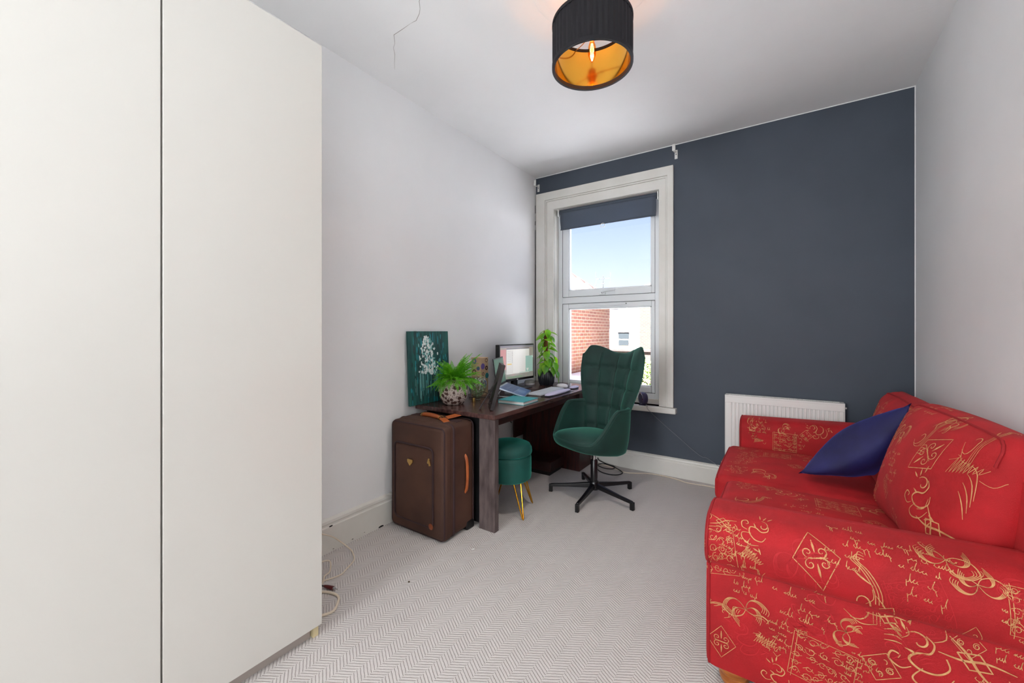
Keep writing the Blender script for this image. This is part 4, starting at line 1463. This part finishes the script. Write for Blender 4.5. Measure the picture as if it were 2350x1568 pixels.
cd.part('candle', MB().lathe([(.0088, .007), (.0088, .024), (0, .025)], (-1.79, 2.19, DT), 14), PAPER, smooth=True)

# ------------------------------------------------------------------ photo frame seen from behind
pf_ = Thing('photo_frame', (-1.50, 2.05, DT), 'black wooden photo frame on an easel strut at the desk corner', 'picture frame')
FM = Matrix.Translation((-1.492, 2.02, DT)) @ Matrix.Rotation(R(131), 4, 'Z') @ Matrix.Rotation(R(15), 4, 'X')
# local: x along the frame width (away from camera), y = thickness toward the wall, z up
fo_ = MB()
w_, h_, b_ = .20, .292, .022
fo_.box(0, w_, 0, .022, 0, b_, FM).box(0, w_, 0, .022, h_ - b_, h_, FM).box(0, b_, 0, .022, b_, h_ - b_, FM).box(w_ - b_, w_, 0, .022, b_, h_ - b_, FM)
pf_.part('moulding', fo_, FRAMEW)
pf_.part('backing_board', MB().box(b_ - .004, w_ - b_ + .004, .014, .018, b_ - .004, h_ - b_ + .004, FM), BLACKP)
pf_.part('mount', MB().box(b_ - .004, w_ - b_ + .004, .007, .009, b_ - .004, h_ - b_ + .004, FM), PAPER)
pf_.part('glass', MB().box(b_ - .003, w_ - b_ + .003, .004, .006, b_ - .003, h_ - b_ + .003, FM), GLASS)
top_ = FM @ Vector((.085, .02, .175))
top2 = FM @ Vector((.125, .02, .175))
bl_, br_ = Vector((-1.592, 1.998, DT + .003)), Vector((-1.608, 2.032, DT + .003))
stt = MB()
nrm_ = (top2 - top_).cross(bl_ - top_).normalized() * .003
vs = [top_, top2, br_, bl_]
stt.add([p - nrm_ for p in vs] + [p + nrm_ for p in vs], [(0, 1, 2, 3), (7, 6, 5, 4), (0, 4, 5, 1), (1, 5, 6, 2), (2, 6, 7, 3), (3, 7, 4, 0)])
pf_.part('easel_strut', stt, FRAMEW)
pf_.part('strut_stay', MB().tube([(bl_ * .82 + top_ * .18), FM @ Vector((.08, .02, .035))], .0022, 6), FRAMEW)

# ------------------------------------------------------------------ laptop on a stand
lp = Thing('laptop', (-1.70, 2.60, DT), 'open silver laptop tilted on a stand beside the monitor', 'laptop')
LA = math.atan2(.37, .93)
hin = Vector((-1.751, 2.415, .803))
LM = Matrix.Translation(hin) @ Matrix.Rotation(LA, 4, 'Z')     # local x toward the user, y along hinge
BM = LM @ Matrix.Rotation(R(17), 4, 'Y')
ba = lp.part('base', MB().box(0, .215, 0, .305, -.012, 0, BM), SILVER, bevel=.004)
kk = MB()
for i in range(6):
    for j in range(14):
        kk.box(.028 + i * .0165, .028 + i * .0165 + .014, .018 + j * .0194, .018 + j * .0194 + .0165, 0, .0022, BM)
lp.part('keys', kk, KEYB, ba)['kind'] = 'stuff'
lp.part('deck', MB().box(.018, .128, .012, .294, 0, .0008, BM), mat('blue_deck', (84, 112, 160), .4), ba)
lp.part('palm_rest', MB().box(.130, .212, .004, .301, 0, .0006, BM), mat('blue_palm_rest', (74, 108, 164), .35, metal=.3), ba)
lp.part('trackpad', MB().box(.138, .205, .10, .205, .0006, .0012, BM), mat('blue_trackpad', (96, 128, 186), .25), ba)
SM = LM @ Matrix.Rotation(R(-8), 4, 'Y')
lid = lp.part('lid', MB().box(-.008, 0, 0, .305, 0, .212, SM), BLACKP, bevel=.003)
lp.part('screen', MB().box(0, .0006, .008, .297, .014, .204, SM), mat('laptop_screen', (96, 130, 116), .25, col2=(70, 104, 96), vscale=6, emit=(96, 130, 116), estr=.25), lid)
ls = Thing('laptop_stand', (-1.74, 2.6, DT), 'bent grey metal stand propping up the laptop', 'laptop stand')
LS = LM @ Matrix.Translation((0, 0, hin.z * -1 + DT))
stm = MB()
for y in (.05, .235):
    stm.tube([LS @ Vector((.15, y, .024)), LS @ Vector((.10, y, .036)), LS @ Vector((.02, y, .056)), LS @ Vector((-.0, y, .03)), LS @ Vector((.005, y, .006)), LS @ Vector((.10, y, .0045)), LS @ Vector((.17, y, .0045))], .004, 6)
ls.part('side_rails', stm, GREYP, smooth=True)
ls.part('cross_bar', MB().tube([LS @ Vector((.10, .05, .0045)), LS @ Vector((.10, .235, .0045))], .004, 6), GREYP, smooth=True)

# ------------------------------------------------------------------ monitor
mo = Thing('monitor', (-1.95, 2.96, DT), 'black desktop monitor showing open windows on the desk by the wall', 'monitor')
MA, MBv = Vector((-1.946, 2.713, 0)), Vector((-1.903, 3.205, 0))
my = (MBv - MA).normalized()
MM = Matrix(((my.y, my.x, 0, MA.x), (-my.x, my.y, 0, MA.y), (0, 0, 1, .787), (0, 0, 0, 1))) @ Matrix.Scale(1.05, 4)   # local x out of screen, y along, z up
mw, mh = .470, .302
mo.part('housing', MB().box(-.04, 0, 0, mw, 0, mh, MM), BLACKP, bevel=.004)
scr = mo.part('screen', MB().box(0, .0006, .012, mw - .012, .02, mh - .010, MM), mat('screen_wallpaper', (170, 150, 142), .2, col2=(120, 150, 140), vscale=7, emit=(170, 158, 148), estr=.35))
def pane(nm, y0, y1, z0, z1, col, e=.5, lay=1):
    k_ = 'ui_%d_%d_%d' % col
    m_ = MATS.get(k_) or mat(k_, col, .3, emit=col, estr=e)
    mo.part(nm, MB().box(.0006 * lay, .0006 * lay + .0005, y0, y1, z0, z1, MM), m_, scr)
pane('menu_bar', .012, mw - .012, mh - .026, mh - .010, (120, 116, 124))
pane('sidebar', .014, .085, .10, .262, (188, 130, 128))
pane('window_page', .09, .40, .058, .262, (206, 204, 198))
pane('title_bar', .09, .40, .262, .270, (96, 92, 100), lay=1)
pane('window_panel', .26, .45, .062, .20, (150, 182, 172), lay=2)
pane('page', .175, .345, .066, .256, (214, 212, 206), lay=3)
pane('highlight', .10, .155, .135, .145, (216, 186, 110), lay=2)
for k in range(7):
    pane('list_row', .102, .15, .165 + k * .013, .1665 + k * .013, (160, 160, 160), lay=2)
    pane('icon', .160, .165, .155 + k * .0135, .160 + k * .0135, (96, 96, 100), lay=2)
pane('dock', .10, .30, .022, .040, (120, 140, 116), lay=1)
for y in (.235, .355):
    tri = MB()
    z_ = .066
    tri.add([MM @ Vector((.0032, y, z_ + .028)), MM @ Vector((.0032, y + .034, z_ + .028)), MM @ Vector((.0032, y + .017, z_))], [(0, 1, 2)])
    mo.part('arrow_icon', tri, MATS['ui_214_212_206'], scr)
mo.part('neck', MB().box(-.05, -.02, mw / 2 - .03, mw / 2 + .03, -.062, .10, MM), BLACKP, bevel=.004)
mo.part('stand_base', MB().box(-.11, .085, mw / 2 - .10, mw / 2 + .10, -.0635, -.055, MM), BLACKP, bevel=.005)
mo.part('power_badge', MB().box(0, .001, mw / 2 - .008, mw / 2 + .008, .004, .014, MM), MOUSEW)

# ------------------------------------------------------------------ small desk things
bkx = Thing('book', (-1.53, 2.37, DT), 'turquoise hardback book lying on the desk by the frame', 'book')
BK = Matrix.Translation((-1.635, 2.268, DT)) @ Matrix.Rotation(R(2), 4, 'Z')
bkx.part('cover', MB().box(0, .206, 0, .205, 0, .003, BK).box(0, .206, 0, .205, .021, .024, BK).box(0, .003, 0, .205, .003, .021, BK), TURQ, bevel=.001)
bkx.part('pages', MB().box(.003, .202, .003, .201, .003, .021, BK), PAPER)
kbd = Thing('keyboard', (-1.585, 2.86, DT), 'flat pale grey keyboard with white keys on the desk', 'keyboard')
KM = Matrix.Translation((-1.648, 2.665, DT)) @ Matrix.Rotation(R(2.0), 4, 'Z')
kb0 = kbd.part('tray', MB().box(0, .125, 0, .43, .002, .012, KM), GREYP, bevel=.003)
ky = MB()
for i in range(6):
    for j in range(22):
        ky.box(.008 + i * .0185, .008 + i * .0185 + .0155, .008 + j * .0189, .008 + j * .0189 + .016, .012, .0165, KM)
kbd.part('keys', ky, WKEY, kb0)['kind'] = 'stuff'
for j in (.02, .38):
    kbd.part('rubber_foot', MB().box(.05, .08, j, j + .03, 0, .002, KM), BLACKP)
wr = Thing('wrist_rest', (-1.47, 2.84, DT), 'soft lilac gel wrist rest in front of the keyboard', 'wrist rest')
wr.part('mat', MB().box(-1.508, -1.428, 2.645, 3.055, DT, DT + .003), BLACKP, bevel=.001)
wr.part('gel_pad', puff(.066, .40, .020, crown=(0, 0, .004), n=10, e=3).xf(Matrix.Translation((-1.468, 2.85, DT + .014))), LILAC, smooth=True, merge=True)
mp_ = Thing('mouse_mat', (-1.56, 3.2, DT), 'dark mouse mat with a pale wrist bump at the window end of the desk', 'mouse mat')
mpl = []
for k in range(28):
    q = 2 * PI * k / 28
    mpl.append((-1.565 + .105 * math.cos(q), 3.20 + .095 * math.sin(q)))
mp_.part('mat', MB().prism(mpl, DT, DT + .003), BLACKP)
mp_.part('wrist_bump', puff(.06, .13, .018, crown=(0, 0, .004), n=8, e=2.6).xf(Matrix.Translation((-1.498, 3.21, DT + .011))), LILAC, smooth=True, merge=True)
ms = Thing('computer_mouse', (-1.60, 3.185, DT + .003), 'white computer mouse on the dark mouse mat', 'mouse')
ms.part('shell', MB().lathe([(0, .034), (.012, .0335), (.022, .030), (.029, .022), (.031, .012), (.029, .003), (.026, 0)], (0, 0, 0), 24).xf(Matrix.Translation((-1.60, 3.185, DT + .003)) @ Matrix.Diagonal((1.75, 1, 1, 1))), MOUSEW, smooth=True)
ms.part('scroll_wheel', MB().tube([(-1.628, 3.182, DT + .032), (-1.628, 3.188, DT + .032)], .006, 10), BLACKP)
pk_ = Thing('pebble_speaker', (-1.955, 3.215, DT), 'grey pebble shaped smart speaker on the desk beside the pothos', 'speaker')
pk_.part('base', MB().lathe([(.044, 0), (.049, .008), (.050, .014)], (-1.955, 3.215, DT), 32), MOUSEW, smooth=True)
pk_.part('fabric_top', MB().lathe([(.050, .014), (.049, .028), (.043, .038), (.028, .043), (0, .044)], (-1.955, 3.215, DT), 32), PUCK, smooth=True)

# ------------------------------------------------------------------ pothos on a coir pole
QX, QY = -1.805, 3.265
po = Thing('potted_pothos', (QX, QY, DT), 'variegated pothos climbing a coir pole in a black ribbed pot', 'plant')
po.part('pot', MB().lathe([(0, 0), (.050, 0), (.060, .004), (.070, .03), (.076, .07), (.074, .105), (.068, .125), (.062, .125), (.064, .10), (0, .10)], (QX, QY, DT), 120,
                          lambda q, i: 1 + (.025 * math.cos(30 * q) if 1 < i < 6 else 0)), RIBPOT, smooth=True)
po.part('soil', MB().lathe([(0, .112), (.065, .108)], (QX, QY, DT), 20), SOIL)
po.part('coir_pole', MB().tube([(QX, QY, DT + .10), (QX - .004, QY - .004, DT + .505)], .019, 14), MOSS, smooth=True)
def heart(L_, wd2):
    m = MB()
    n = 10
    vs = []
    for k in range(n + 1):
        t = k / n
        hw = wd2 * (math.sin(PI * t ** .62) ** .85) * (1 - .15 * t)
        back_ = -.16 * L_ * (1 - t) ** 6
        zz = -.22 * L_ * t * t
        fold = .30
        vs += [(t * L_ + back_, -hw, zz + hw * fold), (t * L_ + .06 * L_ * (1 - t) ** 4, 0, zz), (t * L_ + back_, hw, zz + hw * fold)]
    fs = []
    for k in range(n):
        a = 3 * k
        fs += [(a, a + 1, a + 4, a + 3), (a + 1, a + 2, a + 5, a + 4)]
    m.add(vs, fs)
    return m
hm = []
for L_, w2 in ((.085, .036), (.10, .042), (.075, .030)):
    o = heart(L_, w2).build('leaf', LEAF, po.o, smooth=True)
    hm.append(o)
pr2 = random.Random(21)
slots = []
for k in range(40):
    v = k / 40
    z = DT + .13 + .38 * v
    q = k * 2.4 + pr2.uniform(-.4, .4)
    slots.append((q, z, .022, pr2.uniform(-35, 25)))
for q, z, r_ in ((R(-20), DT + .16, .07), (R(10), DT + .12, .085), (R(-5), DT + .20, .075), (R(25), DT + .25, .06), (R(0), DT + .08, .10), (R(-70), DT + .18, .05), (R(40), DT + .15, .06), (R(-40), DT + .24, .05), (R(-110), DT + .15, .05)):
    slots.append((q, z, r_, -35))
for k, (q, z, r_, tilt) in enumerate(slots):
    src = hm[k % 3]
    o = src if k < 3 else src.copy()
    if k >= 3:
        COL.objects.link(o)
        o.parent = po.o
    base_ = Vector((r_ * math.cos(q), r_ * math.sin(q), z - DT))
    if k >= 40:
        pass
    o.location = base_ + Vector((math.cos(q), math.sin(q), .3)) * .012
    o.rotation_euler = Euler((pr2.uniform(-.5, .5), R(-tilt + 30), q))
    sc_ = pr2.uniform(.75, 1.05)
    o.scale = (sc_, sc_, sc_)
for q, pts in ((0, [(0, 0, .1), (.02, -.005, .2), (.03, -.01, .26), (.06, -.01, .24), (.085, 0, .17), (.10, 0, .10)]), (1, [(.01, .01, .1), (.024, .0, .22), (.0, .024, .30), (-.022, 0, .38), (.0, -.02, .46), (.02, 0, .52)])):
    po.part('vine', MB().tube(spline([(QX + a, QY + b, DT + c) for a, b, c in pts], 6), .0032, 6), STEM, smooth=True)

# ------------------------------------------------------------------ smart clock on the sill
sk = Thing('round_speaker', (-.997, 3.53, HZ0), 'small round indigo speaker standing on the window sill', 'speaker')
sq = Matrix.Translation((-1.0, 3.54, HZ0 + .058)) @ Matrix.Rotation(R(-52), 4, 'Z') @ Matrix.Rotation(R(90), 4, 'X')
sk.part('drum', MB().lathe([(.030, -.032), (.046, -.028), (.054, -.012), (.056, .008), (.052, .018), (.046, .020)], (0, 0, 0), 36).xf(sq), INDIGO, smooth=True)
sk.part('face', MB().lathe([(.046, .0195), (.030, .0215), (0, .0225)], (0, 0, 0), 36).xf(sq), mat('indigo_grille', (34, 28, 62), .5, bump=.4, bscale=900), smooth=True)
sk.part('chrome_rim', MB().tube([sq @ Vector((.047 * math.cos(k * PI / 18), .047 * math.sin(k * PI / 18), .0205)) for k in range(36)], .0016, 6, True), CHROME, smooth=True)
sk.part('foot', MB().box(-1.03, -.97, 3.52, 3.56, HZ0, HZ0 + .006), INDIGO, bevel=.002)
spc = [(-.968, 3.545, .585), (-.95, 3.50, .575), (-.94, 3.49, .55), (-.836, 3.545, .436), (-.697, 3.546, .327), (-.60, 3.545, .25), (-.531, 3.545, .205), (-.493, 3.545, .20), (-.421, 3.53, .163), (-.36, 3.525, .12)]
tag(MB().tube(spline(spc, 8), .0016, 6).build('speaker_lead', CORDG, smooth=True), 'thin grey lead hanging from the sill speaker down the blue wall', 'cable')

# ------------------------------------------------------------------ floor and desk cables
def cable(name, pts, r, m, label, n=8):
    return tag(MB().tube(spline(pts, n), r, 8).build(name, m, smooth=True), label, 'cable')
h = .005
cable('floor_cord', [(-1.42, 3.50, h), (-1.298, 3.485, h), (-1.167, 3.43, h), (-1.088, 3.41, h), (-.933, 3.49, h), (-.82, 3.50, h), (-.721, 3.485, h), (-.63, 3.45, h), (-.551, 3.455, h), (-.428, 3.46, h), (-.2, 3.40, h)], .0042, CORDW, 'white power cord running along the skirting under the window')
cable('coiled_lead', [(-1.405, 3.52, .05), (-1.39, 3.515, .03), (-1.315, 3.51, .012), (-1.23, 3.478, .012), (-1.226, 3.41, .012), (-1.297, 3.39, .012), (-1.377, 3.44, .012), (-1.34, 3.49, .014), (-1.25, 3.47, .014),
                      (-1.135, 3.40, .005), (-1.14, 3.32, .005), (-1.20, 3.285, .005), (-1.285, 3.30, .005), (-1.36, 3.37, .005), (-1.415, 3.43, .005)], .0042, CORDB, 'black lead coiled on the carpet behind the swivel chair')
cable('aerial_cord', [(-2.055, 1.20, .14), (-2.04, 1.27, .10), (-2.02, 1.32, .05), (-1.97, 1.345, .012), (-1.931, 1.333, .004), (-1.88, 1.30, .004), (-1.845, 1.235, .004), (-1.825, 1.184, .004), (-1.851, 1.108, .004), (-1.90, 1.02, .004), (-1.95, .95, .004)], .0036, CORDW,
      'cream cord looping out from behind the wardrobe by the skirting')
cable('looped_cord', [(-1.90, .96, .004), (-1.832, 1.08, .004), (-1.87, 1.13, .010), (-1.88, 1.164, .014), (-1.936, 1.199, .030), (-1.96, 1.16, .035), (-1.96, 1.08, .03), (-1.93, .95, .01)], .0034, CORDW, 'thinner cream cord loop standing up beside the wardrobe')
cable('wardrobe_flex', [(-1.86, .95, .006), (-1.783, 1.05, .006), (-1.729, 1.080, .006), (-1.68, 1.082, .006), (-1.648, 1.06, .006), (-1.612, 1.015, .006), (-1.625, .975, .006), (-1.66, .93, .006), (-1.75, .90, .006)], .0056, CORDW, 'thick cream flex curling round the wardrobe corner')
pg = Thing('phono_plug', (-1.75, 1.08, 0), 'dark red phono plug lying on the carpet by the wardrobe', 'plug')
pd0, pd1 = Vector((-1.80, 1.086, .010)), Vector((-1.722, 1.108, .010))
dv = (pd1 - pd0).normalized()
pg.part('grip', MB().tube([pd0, pd0 + dv * .02, pd0 + dv * .04, pd0 + dv * .052], [.005, .008, .009, .009], 12), PLUG, smooth=True)
pg.part('sleeve', MB().tube([pd0 + dv * .052, pd0 + dv * .064], .0065, 12), CHROME, smooth=True)
pg.part('pin', MB().tube([pd0 + dv * .064, pd0 + dv * .078], .002, 8), CHROME)
pg.part('lead', MB().tube(spline([pd0, (-1.85, 1.06, .006), (-1.92, 1.0, .004), (-1.97, .93, .004)], 6), .003, 6), CORDB, smooth=True)
cable('desk_leads', [(-1.93, 2.30, DT + .006), (-1.85, 2.36, DT + .006), (-1.75, 2.44, DT + .006), (-1.70, 2.42, DT + .006), (-1.72, 2.36, DT + .006), (-1.80, 2.38, DT + .006), (-1.86, 2.50, DT + .006), (-1.90, 2.62, DT + .006), (-1.95, 2.7, DT + .006)], .0032, CORDB, 'black leads tangled on the desk behind the photo frame')
cable('charger_lead', [(-1.80, 2.47, DT + .005), (-1.84, 2.44, DT + .02), (-1.88, 2.42, DT + .035), (-1.93, 2.45, DT + .02), (-1.97, 2.55, DT + .004), (-2.0, 2.7, DT + .004)], .0026, CORDB, 'black charger lead behind the laptop hinge')
cable('hanging_lead', [(-2.01, 2.76, .66), (-2.03, 2.86, .56), (-2.045, 2.98, .44), (-2.05, 3.05, .38)], .003, CORDB, 'thin black lead hanging under the desk against the wall')
cable('usb_lead', [(-1.80, 2.91, DT + .004), (-1.74, 2.95, DT + .004), (-1.70, 3.05, DT + .004), (-1.74, 3.14, DT + .004), (-1.66, 3.16, DT + .004)], .002, CORDB, 'thin dark lead between monitor and mouse mat')
crm = MB().lathe([(.004, 0), (.005, .002), (.003, .005), (0, .006)], (-1.50, 1.34, 0), 7)
tag(crm.build('crumb', BRICKDUST), 'tiny brown crumb on the bare carpet near the suitcase', 'crumb')
tag(MB().tube([(-1.43, 1.73, .004), (-1.418, 1.742, .006)], .004, 6).build('lint_scrap', PAPER), 'pale lint scrap on the carpet in front of the suitcase', 'scrap')

# ------------------------------------------------------------------ outside
BR1 = brick_mat('red_brick', (92, 46, 34), (106, 60, 42), (124, 108, 92), 1)
BR2 = brick_mat('yellow_stock_brick', (56, 40, 27), (46, 30, 21), (66, 58, 48), 0, 1.0, .23, .085)
TILE = mat('terracotta_tile', (56, 35, 30), .8, col2=(40, 24, 20), vscale=3)
AERIAL = mat('dull_aluminium', (52, 54, 58), .6)
RENDER = mat('white_render', (236, 234, 228), .9)
PAVE = mat('pale_roof_felt', (225, 226, 228), .8, col2=(215, 216, 218), vscale=3)
LAWN = mat('paving', (84, 84, 86), .95, col2=(70, 72, 74), vscale=2)
struct(MB().box(-60, 60, 3.9, 90, -3.0, -2.8).build('ground', LAWN))
fr2 = Thing('flat_roof', (-2.6, 6.4, -2.8), 'pale felted flat roof outside, its unseen near deck added to bounce sunlight in', 'roof')
fr2.part('deck', MB().box(-3.76, -.6, 3.83, 7.6, -2.8, .02).box(-3.76, -2.75, 7.6, 9.3, -2.8, .30), PAVE)  # larger near deck is unseen, added to bounce sunlight onto the ceiling
fr2.part('parapet', MB().box(-2.85, -2.75, 7.6, 9.3, .30, .36), PAVE)
nb = Thing('brick_house', (-5.5, 8, -2.8), 'red brick neighbouring house with a hipped tile roof outside the window', 'house')
nb.part('walls', MB().box(-8.5, -3.76, 4.6, 10.25, -2.8, 1.86), BR1)
rf = MB()
e0, e1, ea = -3.60, 10.42, 1.86
rf.add([(e0, 4.5, ea), (e0, e1, ea), (-8.6, e1, ea), (-8.6, 4.5, ea), (-5.9, 4.5, 3.75), (-5.9, 8.1, 3.75)], [(0, 1, 5, 4), (1, 2, 5), (2, 3, 4, 5), (0, 4, 3), (0, 3, 2, 1)])
rfo = nb.part('roof', rf, TILE)
for k in range(14):
    f_ = (k + .5) / 14
    x = e0 + (-5.9 - e0) * f_
    z = ea + (3.75 - ea) * f_
    y1_ = e1 + (8.1 - e1) * f_
    tl = MB()
    n_ = int((y1_ - 6.0) / .22)
    for j in range(n_):
        y = y1_ - .11 - j * .22
        tl.tube([(x + .09, y, z - .02), (x - .07, y, z + .12)], .055, 6)
    o = nb.part('tile_course', tl, TILE, rfo)
    o['kind'] = 'stuff'
nb.part('hip_ridge', MB().tube([(e0, e1, ea + .02), (-5.9, 8.1, 3.78)], .09, 8), TILE, rfo, smooth=True)
nb.part('gutter', MB().tube([(e0 - .02, 4.5, ea - .03), (e0 - .02, e1, ea - .03)], .05, 8), BLACKP, smooth=True)
wh = Thing('white_house', (-8, 24.5, -2.8), 'white rendered house with a sloping verge and sash window outside', 'house')
wpoly = [(-12, -2.8), (-6.908, -2.8), (-6.908, 2.95), (-8.778, 1.813), (-12, -.15)]
wh.part('gable_wall', MB().prism(wpoly, 24, 30, 'y'), RENDER)
wh.part('verge_board', MB().tube([(-12, 23.93, -.08), (-8.778, 23.93, 1.88), (-6.9, 23.93, 3.02)], .07, 4), TRIM)
wh.part('roof', MB().add([(-12, 24.1, -.1), (-6.9, 24.1, 3.02), (-6.9, 30, 5.0), (-12, 30, 3.6), (-12.0, 30, -.1)], [(0, 1, 2, 3), (0, 3, 4)]), mat('old_red_tile', (27, 15, 12), .9, col2=(22, 12, 9), vscale=4))
wi = wh.part('window', MB().box(-8.30, -7.49, 23.9, 24.02, .26, 1.20), TRIM)
GP = mat('dim_glass', (40, 44, 46), .1)
wh.part('pane', MB().box(-8.22, -7.57, 23.88, 23.95, .76, 1.12), GP, wi)
wh.part('pane', MB().box(-8.20, -7.59, 23.88, 23.95, .34, .68), GP, wi)
wh.part('lintel', MB().box(-8.36, -7.44, 23.85, 23.95, 1.16, 1.24), PAPER, wi)
wh.part('sill', MB().box(-8.42, -7.40, 23.80, 23.95, .19, .26), mat('ochre_sill', (110, 80, 50), .8), wi)
wh.part('antenna_mast', MB().tube([(-9.48, 24.6, 1.0), (-9.45, 24.6, 4.75)], .02, 6), AERIAL)
an = MB()
an.tube([(-9.9, 24.5, 4.56), (-8.95, 24.5, 4.56)], .012, 5)
for x in (-9.9, -8.95):
    an.tube([(x - .02, 24.5, 4.10), (x + .03, 24.5, 4.50)], .012, 5).tube([(x + .02, 24.5, 4.62), (x - .01, 24.5, 5.02)], .010, 5)
for x in (-9.6, -9.45, -9.3):
    an.tube([(x, 24.3, 4.54), (x, 24.7, 4.60)], .008, 5)
an.tube([(-9.58, 24.5, 4.22), (-9.32, 24.5, 4.26)], .02, 5)
wh.part('antenna', an, AERIAL)
ch_ = Thing('brick_chimney_block', (-6.3, 23.6, -2.8), 'yellow brick gable beside the white house outside the window', 'house')
ch_.part('wall', MB().box(-6.80, -4.6, 23.4, 30, -2.8, 3.3), BR2)
ch_.part('coping', MB().box(-6.82, -4.5, 23.35, 30, 3.3, 3.45), PAPER)
lw_ = Thing('garden_wall', (-8, 20, -2.8), 'low terracotta coped garden wall before the white house', 'wall')
lw_.part('wall', MB().box(-12, -5, 20.0, 20.25, -2.8, .20), BR2)
lw_.part('coping', MB().box(-12, -5, 19.95, 20.3, .20, .30), TILE)
sb = Thing('garden_shrub', (-1.9, 9.3, -2.8), 'sunlit yellow green shrub below the right of the window', 'shrub')
sbr = random.Random(9)
sx_, sy_, sz_ = -2.35, 9.4, -.45
lv = MB()
for k in range(1800):
    q, w3 = sbr.uniform(0, 2 * PI), sbr.uniform(-1, 1)
    rr = .9 * (.75 + .35 * sbr.random())
    c = Vector((sx_ + rr * math.sqrt(1 - w3 * w3) * math.cos(q), sy_ + rr * math.sqrt(1 - w3 * w3) * math.sin(q), sz_ + rr * 1.1 * w3))
    a = Vector((sbr.gauss(0, 1), sbr.gauss(0, 1), sbr.gauss(0, 1))).normalized() * .07
    b = Vector((sbr.gauss(0, 1), sbr.gauss(0, 1), sbr.gauss(0, 1))).normalized() * .035
    lv.add([c - a, c + b, c + a, c - b], [(0, 1, 2, 3)])
sb.part('foliage', lv, mat('sunlit_leaf', (84, 104, 22), .6, col2=(48, 74, 14), vscale=5))['kind'] = 'stuff'
sb.part('trunk', MB().tube([(sx_, sy_, -2.8), (sx_, sy_, -.4)], .06, 8), MOSS)
